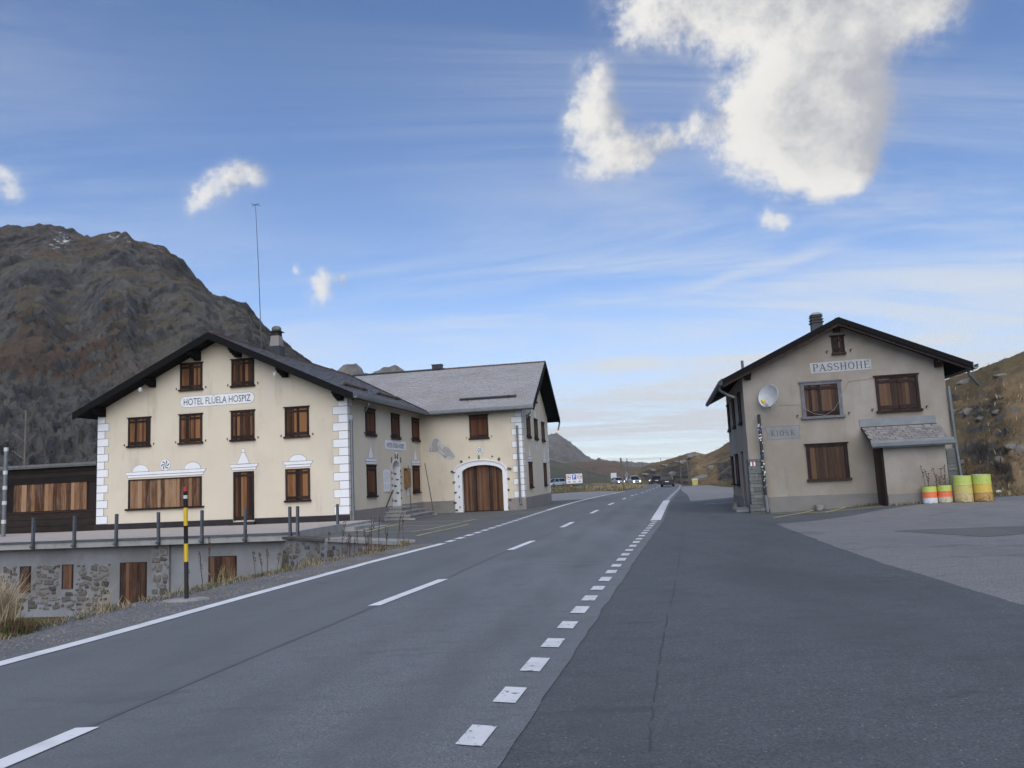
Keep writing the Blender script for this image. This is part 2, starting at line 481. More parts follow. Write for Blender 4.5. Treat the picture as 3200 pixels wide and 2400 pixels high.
M['slate'] = pm('roof_slate', [(0.21, 0.208, 0.212), (0.325, 0.318, 0.32), (0.42, 0.405, 0.40)], 5, 0.6, 0.25, 0.01, spec=0.5, bscale=30, big=(0.285, 0.272, 0.265), bigscale=0.6, detail=9, nrough=0.75)
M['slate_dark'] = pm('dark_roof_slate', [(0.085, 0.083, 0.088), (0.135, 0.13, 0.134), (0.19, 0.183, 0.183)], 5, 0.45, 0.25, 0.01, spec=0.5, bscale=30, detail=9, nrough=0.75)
M['slate_part'] = pm('porch_slate', [(0.155, 0.147, 0.142), (0.215, 0.205, 0.20), (0.26, 0.247, 0.24)], 5, 0.7, 0.3, 0.01, rnd=0.16, coord='OBJ', bscale=24)
M['roofedge'] = pm('black_timber', [(0.005, 0.005, 0.006), (0.012, 0.0115, 0.012)], 4, 0.8, 0.2, stretch=(1, 1, 6), spec=0.12)
M['ridge'] = pm('rust_ridge_tile', [(0.10, 0.075, 0.065), (0.16, 0.11, 0.085)], 5, 0.8, 0.3)
M['zinc'] = pm('zinc_sheet', [(0.145, 0.160, 0.172), (0.21, 0.225, 0.238)], 3, 0.5, 0.05, metallic=0.55, spec=0.5)
M['zinc_dark'] = pm('dark_metal', [(0.035, 0.037, 0.042), (0.06, 0.062, 0.07)], 3, 0.5, 0.05, metallic=0.5)
M['steel'] = pm('galvanised_steel', [(0.075, 0.085, 0.10), (0.125, 0.138, 0.155)], 4, 0.55, 0.05, metallic=0.35)
M['iron'] = plain('black_iron', (0.02, 0.018, 0.018), 0.6)
M['shutter'] = wood('shutter_wood', (0.018, 0.009, 0.006), (0.072, 0.030, 0.013), (0.25, 0.118, 0.050), rnd=0.8)
M['shutter_k'] = wood('kiosk_shutter_wood', (0.018, 0.013, 0.011), (0.055, 0.030, 0.020), (0.13, 0.075, 0.045), rnd=0.55)
M['side_shutter'] = wood('side_shutter_wood', (0.045, 0.018, 0.010), (0.105, 0.040, 0.018), (0.16, 0.065, 0.030), rnd=0.3)
M['frame_wood'] = wood('dark_frame_wood', (0.010, 0.007, 0.007), (0.026, 0.015, 0.013), (0.055, 0.030, 0.022), rnd=0.3)
M['pale_wood'] = wood('weathered_board', (0.060, 0.024, 0.010), (0.165, 0.078, 0.034), (0.33, 0.20, 0.110), wf=0.22, rnd=0.62)
M['garage_wood'] = wood('garage_board', (0.030, 0.013, 0.008), (0.080, 0.036, 0.018), (0.165, 0.085, 0.048), wf=0.12, rnd=0.5)
M['dark_board'] = wood('black_board', (0.007, 0.005, 0.005), (0.016, 0.011, 0.010), (0.032, 0.022, 0.018), rnd=0.4)
M['box_wood'] = wood('notice_box_wood', (0.09, 0.045, 0.018), (0.19, 0.105, 0.045), (0.28, 0.17, 0.08), rnd=0.2)
M['greytrim'] = pm('grey_trim', [(0.10, 0.10, 0.115), (0.17, 0.17, 0.19)], 5, 0.8, 0.2)
M['sign_grey'] = pm('faded_sign_field', [(0.27, 0.275, 0.275), (0.37, 0.38, 0.385), (0.45, 0.455, 0.46)], 3, 0.9, 0.1, detail=9, nrough=0.75)
M['sign_dull'] = pm('dull_sign_field', [(0.19, 0.20, 0.20), (0.25, 0.262, 0.265)], 3, 0.9, 0.1, detail=9)
M['ink'] = pm('faded_ink', [(0.075, 0.080, 0.095), (0.115, 0.12, 0.14)], 8, 0.9, 0)
M['mural_ground'] = pm('mural_ground', [(0.47, 0.45, 0.43), (0.54, 0.52, 0.495)], 4, 0.9, 0.1)
M['mural_ink'] = pm('mural_ink', [(0.31, 0.30, 0.29), (0.44, 0.425, 0.41)], 30, 0.9, 0, stretch=(1, 1, 3))
M['paper'] = pm('printed_paper', [(0.50, 0.52, 0.56), (0.62, 0.63, 0.65)], 9, 0.8, 0)
M['dish'] = plain('dish_white', (0.47, 0.49, 0.50), 0.5)
M['black'] = plain('black_rubber', (0.015, 0.015, 0.016), 0.7)
M['red'] = plain('red_paint', (0.42, 0.03, 0.025), 0.5)
M['yellow'] = plain('yellow_band', (0.62, 0.42, 0.02), 0.5)
M['pole_wood'] = pm('weathered_pole', [(0.07, 0.06, 0.055), (0.13, 0.115, 0.105), (0.17, 0.15, 0.14)], 6, 0.9, 0.3, stretch=(1, 1, 0.15))
M['reflector'] = plain('white_band', (0.55, 0.57, 0.57), 0.4)
M['blue_sign'] = plain('blue_sign', (0.015, 0.07, 0.40), 0.4)
M['white_sign'] = plain('white_sign', (0.74, 0.75, 0.77), 0.4)
M['orange'] = plain('orange_light', (0.55, 0.14, 0.03), 0.5)
M['grass_dry'] = pm('dry_grass', [(0.25, 0.185, 0.105), (0.38, 0.30, 0.185), (0.48, 0.39, 0.26)], 3, 0.9, 0)
M['grass_green'] = pm('olive_grass', [(0.045, 0.05, 0.018), (0.085, 0.085, 0.032), (0.15, 0.125, 0.055)], 3, 0.9, 0)
M['weed'] = pm('dead_weed', [(0.055, 0.030, 0.022), (0.11, 0.06, 0.04)], 9, 0.9, 0)

# ------------------------------------------------------------------ terrain heights
def ss(t):
    t = np.clip(t, 0, 1)
    return t * t * (3 - 2 * t)
LX = np.array([(-20, -12.2), (0, -7.15), (7.85, -5.19), (8.94, -4.87), (11.55, -4.26), (16.23, -3.1), (20.16, -1.98), (28.79, -0.24), (38.44, 1.65), (50.5, 4.0), (72.1, 8.3), (92.1, 12.6), (107, 16.3), (115.3, 18.3), (120.2, 19.3), (130.6, 20.4), (145, 20.3), (165, 18.5), (192, 12.5)])
CX = np.array([(-20, -8.95), (5.58, -3.06), (10.42, -1.96), (12.85, -1.27), (17.5, -0.22), (19.64, 0.33), (24.32, 1.34), (32.15, 3.0), (40.35, 4.72), (50.08, 6.78), (60.34, 8.87), (68.6, 10.66), (82.0, 13.55), (95.7, 16.4), (112, 20.3), (118.5, 21.8), (126, 22.9), (140, 23.6), (163, 22.4), (192, 16.6)])
RX = np.array([(-20, -5.9), (4.62, -0.42), (5.3, -0.26), (6.34, -0.02), (7.85, 0.33), (15.79, 2.16), (25.6, 4.49), (42.0, 8.02), (53.6, 10.64), (82.1, 16.93), (100, 20.9), (110, 23.1), (116.3, 24.5), (124.5, 25.6), (140, 26.9), (163, 26.3), (192, 20.9)])
def lx(y): return np.interp(y, LX[:, 0], LX[:, 1])
def cx_(y): return np.interp(y, CX[:, 0], CX[:, 1])
def rx(y): return np.interp(y, RX[:, 0], RX[:, 1])
SHX = np.array([(-20, -14.5), (0, -8.6), (9.26, -6.13), (11.15, -5.8), (12.44, -5.4), (14.05, -5.05), (14.8, -4.75), (16.56, -4.15), (18.55, -3.4), (21.0, -2.7)])
def shx(y): return np.interp(y, SHX[:, 0], SHX[:, 1])
def zroad(y):
    return -0.6 * ss((np.asarray(y, float) - 35) / 70)
def G(x, y):      # height of the made ground
    x = np.asarray(x, float); y = np.asarray(y, float)
    z = zroad(y)
    z = z + 0.20 * ss((x - 9.0) / 5.0) * ss((y - 19) / 6.0) * ss((60 - y) / 20.0)
    z = z - 0.10 * ss((lx(y) - 0.3 - x) / 3.0) * ss((y - 24) / 5.0) * ss((58 - y) / 8.0)
    return z

# value noise on numpy arrays
def _hash(ix, iy, iz, seed):
    n = (ix.astype(np.int64) * 374761393 + iy.astype(np.int64) * 668265263 + iz.astype(np.int64) * 2147483647 + seed * 974634777) & 0xffffffff
    n = ((n ^ (n >> 13)) * 1274126177) & 0xffffffff
    n = (n ^ (n >> 16)) & 0xffffffff
    return n / 4294967295.0
def vnoise(x, y, z=None, seed=0):
    x = np.asarray(x, float); y = np.asarray(y, float)
    z = np.zeros_like(x) if z is None else np.asarray(z, float)
    ix, iy, iz = np.floor(x), np.floor(y), np.floor(z)
    fx, fy, fz = x - ix, y - iy, z - iz
    ux, uy, uz = fx * fx * (3 - 2 * fx), fy * fy * (3 - 2 * fy), fz * fz * (3 - 2 * fz)
    r = 0
    for a in (0, 1):
        for b in (0, 1):
            for c in (0, 1):
                r = r + _hash(ix + a, iy + b, iz + c, seed) * (ux if a else 1 - ux) * (uy if b else 1 - uy) * (uz if c else 1 - uz)
    return r
def fbm(x, y, seed=0, octv=5, gain=0.5, ridged=False):
    s = 0; a = 1; t = 0
    for o in range(octv):
        n = vnoise(x * 2 ** o + 17.3 * o, y * 2 ** o - 9.1 * o, None, seed + o)
        if ridged: n = 1 - np.abs(2 * n - 1)
        s = s + a * n; t += a; a *= gain
    return s / t

def grid_mesh(name, X, Y, Z, mats, smooth=True):
    nr, nc = X.shape
    co = np.stack([X.ravel(), Y.ravel(), Z.ravel()], 1).astype(np.float32)
    idx = np.arange(nr * nc).reshape(nr, nc)
    f = np.stack([idx[:-1, :-1].ravel(), idx[:-1, 1:].ravel(), idx[1:, 1:].ravel(), idx[1:, :-1].ravel()], 1)
    me = bpy.data.meshes.new(name)
    me.vertices.add(len(co)); me.vertices.foreach_set('co', co.ravel())
    me.loops.add(f.size); me.loops.foreach_set('vertex_index', f.ravel().astype(np.int32))
    me.polygons.add(len(f)); me.polygons.foreach_set('loop_start', np.arange(0, f.size, 4, dtype=np.int32))
    me.polygons.foreach_set('loop_total', np.full(len(f), 4, dtype=np.int32))
    if smooth: me.polygons.foreach_set('use_smooth', np.ones(len(f), bool))
    for mt in mats: me.materials.append(mt)
    me.update(); me.validate()
    return me

# ------------------------------------------------------------------ terrain materials
def heath(name, grass, grass2, rock, rock2, scale, rockbias=0.5, snow=0.0, bump=0.8, bdist=1.0, green=None, streak=None, slopew=1.6):
    m, t, bs = new_mat(name)
    ge = t.n('ShaderNodeNewGeometry')
    v = ge.outputs['Position']
    nz = t.n('ShaderNodeSeparateXYZ', {0: ge.outputs['Normal']}).outputs[2]
    a = t.noise(v, scale, 8, 0.66, 0.3)
    b = t.noise(v, scale * 5.3, 8, 0.7)
    cc = t.noise(v, scale * 0.4, 5, 0.6)
    gcol = t.mix(t.smooth(a, 0.35, 0.65), c4(grass), c4(grass2))
    if green is not None:
        gcol = t.mix(t.smooth(cc, 0.47, 0.60), gcol, c4(green))
    rcol = t.mix(t.smooth(b, 0.30, 0.70), c4(rock), c4(rock2))
    rf = t.math('ADD', t.math('MULTIPLY', t.math('SUBTRACT', rockbias, nz), slopew), t.math('MULTIPLY', t.math('SUBTRACT', b, 0.5), 1.1))
    rf = t.math('ADD', rf, t.math('MULTIPLY', t.math('SUBTRACT', cc, 0.5), 1.6))
    col = t.mix(t.smooth(rf, -0.12, 0.16), gcol, rcol)
    if streak is not None:
        st = t.n('ShaderNodeMapping', {'Vector': v}); st.inputs['Rotation'].default_value = (0, 0, R(30)); st.inputs['Scale'].default_value = (1, 0.15, 0.25)
        sn = t.noise(st.outputs[0], scale * 2.0, 6, 0.6)
        col = t.mix(t.math('MULTIPLY', t.smooth(sn, 0.57, 0.66), 0.6), col, c4(streak))
    if snow:
        sc = t.n('ShaderNodeSeparateXYZ', {0: v}).outputs[2]
        scm = t.smooth(t.math('ADD', sc, t.math('MULTIPLY', t.math('SUBTRACT', cc, 0.5), 90.0)), 58.0, 42.0)
        col = t.mix(t.math('MULTIPLY', scm, 0.85), col, t.mix(b, (0.085, 0.085, 0.084, 1), (0.15, 0.148, 0.14, 1)))
        hz = t.n('ShaderNodeSeparateXYZ', {0: v}).outputs[2]
        sm = t.math('MULTIPLY', t.smooth(t.noise(v, scale * 1.7, 9, 0.72), 0.60, 0.63), t.smooth(hz, snow, snow * 1.15))
        col = t.mix(sm, col, (0.62, 0.66, 0.70, 1))
    t.put(bs.inputs['Base Color'], col)
    bs.inputs['Roughness'].default_value = 0.95
    bs.inputs['Specular IOR Level'].default_value = 0.1
    h = t.math('ADD', b, t.math('MULTIPLY', t.noise(v, scale * 18, 6, 0.7), 0.5))
    bp = t.n('ShaderNodeBump', {'Height': h, 'Strength': bump, 'Distance': bdist})
    t.put(bs.inputs['Normal'], bp.outputs[0])
    return m
M['field'] = heath('meadow_ground', (0.10, 0.082, 0.042), (0.16, 0.125, 0.065), (0.12, 0.11, 0.095), (0.2, 0.19, 0.17), 0.35, 0.25, 0, 0.6, 0.15, green=(0.07, 0.075, 0.03))
M['mountain'] = heath('mountain_slope', (0.082, 0.058, 0.042), (0.116, 0.083, 0.058), (0.036, 0.037, 0.040), (0.138, 0.136, 0.131), 0.011, 0.60, 225, 1.0, 7.0, green=(0.110, 0.095, 0.064), streak=(0.135, 0.13, 0.118), slopew=2.2)
M['peak'] = heath('far_rock', (0.15, 0.125, 0.085), (0.20, 0.165, 0.11), (0.10, 0.096, 0.090), (0.19, 0.18, 0.165), 0.010, 0.8, 0, 1.0, 8.0)
M['farpeak'] = heath('distant_peak', (0.15, 0.125, 0.09), (0.21, 0.17, 0.115), (0.095, 0.09, 0.087), (0.20, 0.18, 0.15), 0.006, 0.86, 0, 1.0, 20.0)
M['midhill'] = heath('brown_hill', (0.125, 0.092, 0.066), (0.175, 0.125, 0.085), (0.13, 0.12, 0.11), (0.20, 0.18, 0.16), 0.012, 0.7, 0, 0.9, 5.0)
M['greenhill'] = heath('green_slope', (0.105, 0.108, 0.084), (0.140, 0.135, 0.100), (0.11, 0.112, 0.105), (0.18, 0.178, 0.165), 0.03, 0.76, 0, 0.9, 3.0, green=(0.088, 0.098, 0.078))
M['hill'] = heath('grassy_hill', (0.185, 0.132, 0.078), (0.30, 0.222, 0.135), (0.095, 0.080, 0.066), (0.22, 0.205, 0.18), 0.16, 0.54, 0, 1.0, 0.5, green=(0.175, 0.138, 0.078), slopew=1.8)

# ------------------------------------------------------------------ ground sheet
def depress(x, y):   # the low yard left of the road, in front of the terrace
    ca, sa = math.cos(R(10.5)), math.sin(R(10.5))
    d = (x + 7.11) * sa + (y - 32.97) * ca           # distance behind the hotel front
    sft = (shx(np.minimum(y, 21)) - 0.25 - x) / 2.4
    e = (y - 20.6) + (x + 2.8) * 1.13                # > 0 on the forecourt side
    inside = np.where((e < -0.12) & (d < -6.0), 1.0, 0.0)
    return -2.4 * ss(sft) * inside
xs = np.unique(np.concatenate([np.linspace(-4000, -300, 20), np.linspace(-300, -40, 30), np.linspace(-40, -16, 26), np.linspace(-16, -1, 62), np.linspace(-1, 40, 42), np.linspace(40, 300, 30), np.linspace(300, 4000, 20)]))
ys = np.unique(np.concatenate([np.linspace(-400, -40, 10), np.linspace(-40, 4, 24), np.linspace(4, 30, 105), np.linspace(30, 130, 101), np.linspace(130, 400, 60), np.linspace(400, 6000, 40)]))
XX, YY = np.meshgrid(xs, ys)
onl = ss((lx(np.clip(YY, -20, 192)) - 0.6 - XX) / 3.0)
ZZ = G(XX, YY) - 0.02 + depress(XX, YY)
ZZ = ZZ - 0.5 * ss((YY - 200) / 200) - np.clip((np.hypot(XX, YY) - 600) * 0.01, 0, 40)
ZZ = ZZ + np.where((XX < -40) | (XX > 45) | (YY > 108), (fbm(XX * 0.08, YY * 0.08, 3) - 0.5) * 0.7, 0)
ground = link('ground', grid_mesh('ground', XX, YY, ZZ, [M['field']]))
tag(ground, kind='structure')

def sheet(name, rows, mat, off, ncol=6, kind='structure', parent=None):
    """rows: (y, x_left, x_right) - a surface laid on the ground"""
    A = np.array(rows, float)
    T = np.linspace(0, 1, ncol)
    X = A[:, 1:2] + (A[:, 2:3] - A[:, 1:2]) * T
    Y = np.repeat(A[:, 0:1], ncol, 1)
    me = grid_mesh(name, X, Y, G(X, Y) + off, [mat])
    o = link(name, me, parent)
    if kind: o['kind'] = kind
    return o
def yr(a, b, st): return np.arange(a, b + 1e-6, st)

road = sheet('road', [(y, lx(y) - 0.25, rx(y) + 0.27 + 0.07 * (float(fbm(np.array([y * 1.7]), np.array([3.5]), 4, 4)[0]) - 0.5)) for y in np.concatenate([yr(-20, 39.85, 0.15), yr(40, 192, 1.0)])], M['road'], 0.016)
_at = road.data.attributes.new('across', 'FLOAT', 'POINT')
_at.data.foreach_set('value', np.tile(np.linspace(0, 1, 6), len(road.data.vertices) // 6).astype(np.float32))
sheet('gravel_shoulder', [(y, shx(y) - 0.3, lx(y) - 0.1) for y in yr(-20, 21.0, 0.25)], M['gravel'], 0.006, 8)
AB = np.array([(-20, 4.4), (0, 4.95), (8.42, 5.32), (10.17, 5.5), (12.54, 5.72), (15.28, 6.1), (21.77, 7.14)])
AC = np.array([(21.77, 7.14), (22.3, 8.44), (24.35, 11.26), (26.8, 17.37), (28.2, 21.5), (29, 24)])
def dark_r(y): return np.interp(y, AB[:, 0], AB[:, 1]) if y <= 21.77 else (np.interp(y, AC[:, 0], AC[:, 1]) if y < 28.2 else 21.5)
sheet('light_asphalt_apron', [(y, dark_r(y) - 0.15, 42) for y in yr(-20, 29.0, 0.33)], M['asph_light'], 0.004, 40)
sheet('dark_asphalt_apron', [(y, rx(y) + 0.03, dark_r(y) + 0.10 * (float(fbm(np.array([y * 3.1]), np.array([0.5]), 9, 4)[0]) - 0.5)) for y in yr(-20, 40.8, 0.12)], M['asph_dark'], 0.009, 24)
sheet('far_parking_right', [(y, rx(y) + 0.2, np.interp(y, [40, 50, 65, 85, 103, 109], [19, 19.5, 21, 23.5, 26, 27])) for y in yr(40.5, 109.5, 1.0)], M['asph_lot'], 0.005, 12)
sheet('asphalt_strip', [(y, rx(y) + 0.2, np.interp(y, [40, 58, 75, 100], [8.9, 12.6, 15.9, 21.1])) for y in yr(40.6, 100, 1.0)], M['asph_dark'], 0.0105, 3)
sheet('hotel_forecourt', [(y, np.interp(y, [20.4, 21, 26.2, 26.5, 58], [-2.6, -3.1, -7.7, -8.0, -8.0]), lx(y) - 0.15) for y in yr(20.5, 56, 0.3)], M['asph_fore'], 0.009, 14)
sheet('far_parking_left', [(y, -12, min(lx(y) - 0.15, np.interp(y, [92, 99, 104], [12.3, 11.9, 11.0]))) for y in yr(48, 103.5, 0.8)], M['asph_lot'], 0.005, 16)

# ------------------------------------------------------------------ road markings
def strip(name, fx, y0, y1, w_, mat, off=0.024, parent=road, step=0.5, skew=0.0):
    n = max(2, int((y1 - y0) / step) + 1)
    Y = np.linspace(y0, y1, n)
    xm = fx(Y)
    X = np.stack([xm - w_ / 2, xm + w_ / 2], 1)
    YY2 = np.stack([Y - skew, Y + skew], 1)
    return link(name, grid_mesh(name, X, YY2, G(X, YY2) + off, [mat], False), parent)
for (a, b) in [(2.9, 5.58), (10.42, 12.85), (17.5, 19.7), (24.32, 26.74), (32.15, 34.86), (40.2, 43.3), (50.0, 53.0), (59.6, 62.4), (64.6, 67.0), (74, 77.5), (84, 87), (92, 95), (100, 103), (108, 111), (116, 119), (124, 127)]:
    strip('centre_dash', cx_, a, b, 0.17, M['line'])
strip('edge_line', lx, -20, 20.2, 0.21, M['line'])
y = 20.6
while y < 36.5:
    strip('edge_dash', lx, y, y + 0.55, 0.20, M['line']); y += 0.95
strip('edge_line', lx, 36.9, 94, 0.20, M['line'])
strip('edge_line', lx, 108, 150, 0.22, M['line'])
y = 0.55
while y < 25.2:
    strip('edge_dash', rx, y, y + 0.40 + 0.05 * math.sin(y * 5), 0.155 + 0.012 * math.sin(y * 7), M['line_worn'], step=0.2, skew=-0.03); y += 0.86
strip('edge_line', rx, 25.6, 43.0, 0.34, M['line'])
strip('edge_line', rx, 43.1, 124, 0.22, M['line_faint'])
# longitudinal joint between the two lanes
strip('lane_joint', lambda Y: cx_(Y) + 0.03 * np.sin(Y * .7), -10, 60, 0.055, M['joint'], 0.0195)
fore = bpy.data.objects['hotel_forecourt']
apron = bpy.data.objects['dark_asphalt_apron']
def seg(name, p, q, w_, mat, parent, off=0.016):
    p = Vector(p); q = Vector(q); d = (q - p); n = max(2, int(d.length / 0.5))
    nn = Vector((-d.y, d.x)).normalized() * w_ / 2
    T = np.linspace(0, 1, n)
    X = np.stack([p.x + d.x * T + nn.x, p.x + d.x * T - nn.x], 1); Y = np.stack([p.y + d.y * T + nn.y, p.y + d.y * T - nn.y], 1)
    return link(name, grid_mesh(name, X, Y, G(X, Y) + off, [mat], False), parent)
for p, q in [((-5.6, 28.4), (-5.0, 34.2)), ((-6.1, 26.9), (-4.1, 26.55)), ((-4.1, 26.55), (-3.4, 26.6)), ((-5.3, 31.6), (-2.9, 30.6)), ((-4.95, 28.0), (-2.7, 27.4)), ((-3.1, 23.6), (-1.9, 29.5)), ((-5.0, 34.3), (-1.6, 33.2)), ((-3.7, 26.6), (-1.9, 33.6))]:
    seg('yellow_bay_line', p, q, 0.10, M['yellow_line'], fore)
for p, q in [((8.6, 26.6), (9.9, 25.5)), ((7.95, 24.3), (10.1, 26.7)), ((10.0, 25.4), (12.1, 27.6)), ((9.9, 25.6), (11.9, 25.5))]:
    seg('yellow_cross_line', p, q, 0.09, M['yellow_line'], apron)
seg('bay_line', (8.6, 36.0), (10.4, 36.3), 0.12, M['line_worn'], apron)
# crack that runs along the apron
pts = [(0.45, 3.0), (0.72, 4.85), (0.93, 5.81), (1.35, 7.7), (1.84, 9.75), (2.6, 13.0), (3.43, 16.71), (5.2, 24.5), (7.2, 33)]
for a, b in zip(pts[:-1], pts[1:]):
    n = 9
    prev = a
    for k in range(1, n + 1):
        if random.random() < .3: prev = (a[0] + (b[0] - a[0]) * k / n, a[1] + (b[1] - a[1]) * k / n); continue
        q = (a[0] + (b[0] - a[0]) * k / n + random.uniform(-.014, .014), a[1] + (b[1] - a[1]) * k / n)
        seg('crack', prev, q, random.uniform(0.008, 0.016), M['seam'], apron, 0.012)
        prev = q
# dark repair patch in the light asphalt
pp = MB(); poly = [(8.5, 17.9), (9.3, 15.6), (10.4, 15.9), (12.5, 16.2), (12.2, 17.4), (10.6, 17.7), (9.4, 17.9)]
pp.add([(x, y_, float(G(x, y_)) + 0.009) for x, y_ in poly], [tuple(range(len(poly)))])
pp.build('repair_patch', M['asph_fore'], bpy.data.objects['light_asphalt_apron'])

# ------------------------------------------------------------------ hills and mountains
def terrain(name, az0, az1, naz, rows, nr, mat, amps, seed, kind='structure', smooth=True):
    """rows: list of functions az -> (distance, height); interpolated outward and roughened.
    amps: (depth, wavelength, ridged, slant, stretch) of each layer of relief"""
    A = np.linspace(az0, az1, naz)
    K = len(rows)
    rr = np.array([[rw(a)[0] for a in A] for rw in rows]); zz = np.array([[rw(a)[1] for a in A] for rw in rows])
    T = np.linspace(0, K - 1, nr)
    i0 = np.minimum(T.astype(int), K - 2); f = (T - i0)[:, None]
    r = rr[i0] * (1 - f) + rr[i0 + 1] * f
    z = zz[i0] * (1 - f) + zz[i0 + 1] * f
    ar = np.radians(A)[None, :]
    dr = np.concatenate([np.zeros((1, naz)), np.hypot(np.diff(r, axis=0), np.diff(z, axis=0))], 0).cumsum(0)
    s_ = np.cumsum(np.concatenate([[0], np.radians(np.diff(A)) * (0.5 * (rr[0] + rr[-3]))[1:]]))[None, :] + 0 * r
    fall = np.clip(T / (K - 1) * 6, 0, 1)[:, None]
    rd = np.zeros_like(r); zd = np.zeros_like(r)
    for (amp, wl, rid, sl, an) in amps:
        wx = (fbm(s_ / (wl * 1.7), dr / (wl * 1.7), seed + 5, 3) - 0.5) * 1.2
        n = fbm((s_ - sl * dr) / wl + wx, dr / (wl * an) + wx, seed, 6, 0.55, rid) - (0.62 if rid else 0.5)
        rd = rd - amp * n * fall; zd = zd + 0.45 * amp * n * fall
        seed += 11
    r = r + rd; z = z + zd
    X = r * np.sin(ar); Y = r * np.cos(ar)
    return tag(link(name, grid_mesh(name, X, Y, z, [mat], smooth)), kind=kind)
def tab(pairs):
    P = np.array(sorted(pairs), float)
    return lambda a: float(np.interp(a, P[:, 0], P[:, 1]))

elL = tab([(-110, 8), (-90, 9), (-70, 11), (-50, 13.2), (-38.8, 15), (-34.2, 16.6), (-32.7, 17.0), (-31.7, 17.3), (-30.1, 17.1), (-28.2, 17.1), (-26.9, 17.3), (-26.2, 16.8), (-24.9, 16.5), (-23.2, 15.4), (-22, 14.6), (-21.1, 13.7), (-19.9, 13.1), (-19.2, 12.7), (-18.8, 12.0), (-18, 11.2), (-16.7, 9.9), (-15.8, 9.2), (-13.8, 7.6), (-11, 5.5), (-8, 3.6), (-4, 1.5), (0, 0.4)])
rL = tab([(-110, 800), (-40, 950), (-30, 900), (-22, 760), (-16, 640), (-8, 560), (0, 500)])
def hgt(el, r): return 1.6 + r * math.tan(R(el))
terrain('mountain', -110, 0, 900, [
    lambda a: (115, -1.5),
    lambda a: (190, max(-1, 0.16 * hgt(elL(a), 190))),
    lambda a: (rL(a) * 0.45, hgt(elL(a) * 0.42, rL(a) * 0.45)),
    lambda a: (rL(a) * 0.72, hgt(elL(a) * (0.71 + 0.05 * math.sin(a * 1.3)), rL(a) * 0.72)),
    lambda a: (rL(a) * 0.90, hgt(elL(a) * 0.93, rL(a) * 0.90)),
    lambda a: (rL(a), hgt(elL(a), rL(a))),
    lambda a: (rL(a) * 1.15, hgt(elL(a), rL(a)) * 0.93),
    lambda a: (rL(a) * 1.6, hgt(elL(a), rL(a)) * 0.5)], 420, M['mountain'], [(34, 150, True, 0.9, 2.2), (17, 46, True, 0.8, 1.5), (12, 17, True, 0.4, 0.9), (7, 7, True, 0.1, 0.8)], 21, smooth=False)
elP = tab([(-17, 8.0), (-14.6, 8.3), (-13.94, 8.74), (-13.22, 8.62), (-12.95, 8.36), (-12.66, 8.62), (-12.2, 8.72), (-11.48, 8.68), (-11.2, 8.4), (-10.93, 8.05), (-10.47, 8.08), (-9.6, 8.58), (-8.68, 8.88), (-8.11, 8.6), (-7.6, 8.25), (-6.74, 7.7), (-5, 6), (-3, 4), (0, 2.2)])
terrain('rocky_peaks', -17, 0, 340, [
    lambda a: (1100, hgt(elP(a) * 0.2, 1100)),
    lambda a: (1700, hgt(elP(a) * 0.78, 1700)),
    lambda a: (2000, hgt(elP(a), 2000)),
    lambda a: (2300, hgt(elP(a), 2000) * 0.9),
    lambda a: (2900, hgt(elP(a), 2000) * 0.6)], 150, M['peak'], [(60, 150, True, .4, 1.3), (26, 40, True, .2, 1)], 60, smooth=False)
elF = tab([(-6, 1.2), (-2, 1.4), (0.3, 1.75), (1.5, 2.3), (2.46, 2.85), (2.82, 2.9), (3.14, 3.06), (3.44, 2.8), (3.97, 2.33), (4.9, 1.58), (5.49, 1.05), (5.96, 0.75), (8, 0.5), (12, 0.2), (16, 0)])
terrain('distant_peak', -6, 16, 330, [
    lambda a: (2200, hgt(elF(a) * 0.15, 2200)),
    lambda a: (3000, hgt(elF(a) * 0.6, 3000)),
    lambda a: (3600, hgt(elF(a), 3600)),
    lambda a: (4000, hgt(elF(a), 3600) * 0.9),
    lambda a: (5000, hgt(elF(a), 3600) * 0.5)], 140, M['farpeak'], [(120, 320, True, .6, 1.4), (80, 95, True, .4, 1), (34, 30, True, .2, 1)], 90, smooth=False)
elM = tab([(-8, 0.9), (2, 1.0), (4.8, 1.02), (5.77, 1.02), (6.66, 0.93), (7.34, 0.8), (7.87, 0.52), (8.2, 0.33), (9.15, 0.26), (10.02, 0.18), (14, 0.1), (20, 0.1)])
terrain('brown_hills', -8, 20, 300, [
    lambda a: (560, -5), lambda a: (800, hgt(elM(a) * 0.55, 800) - 2), lambda a: (1100, hgt(elM(a), 1100)),
    lambda a: (1300, hgt(elM(a), 1100) * 0.9), lambda a: (1900, -10)], 110, M['midhill'], [(22, 110, True, .5, 1.3), (8, 26, True, .3, 1)], 120)
elG = tab([(-10, 2.4), (-4, 1.9), (0, 1.5), (2.5, 1.15), (3.6, 0.82), (4.56, 0.49), (5.58, 0.17), (6.59, -0.25), (7.25, -0.5), (7.8, -0.68), (9, -0.75)])
terrain('green_slope', -10, 9, 300, [
    lambda a: (230, -1.9), lambda a: (330, hgt(-0.62 + 0.45 * (elG(a) + 0.62), 330) - 0.4), lambda a: (520, hgt(elG(a), 520)),
    lambda a: (640, hgt(elG(a), 520) - 1), lambda a: (800, -10)], 150, M['greenhill'], [(8, 40, True, .5, 1.5), (3, 9, False, .3, 1)], 150)

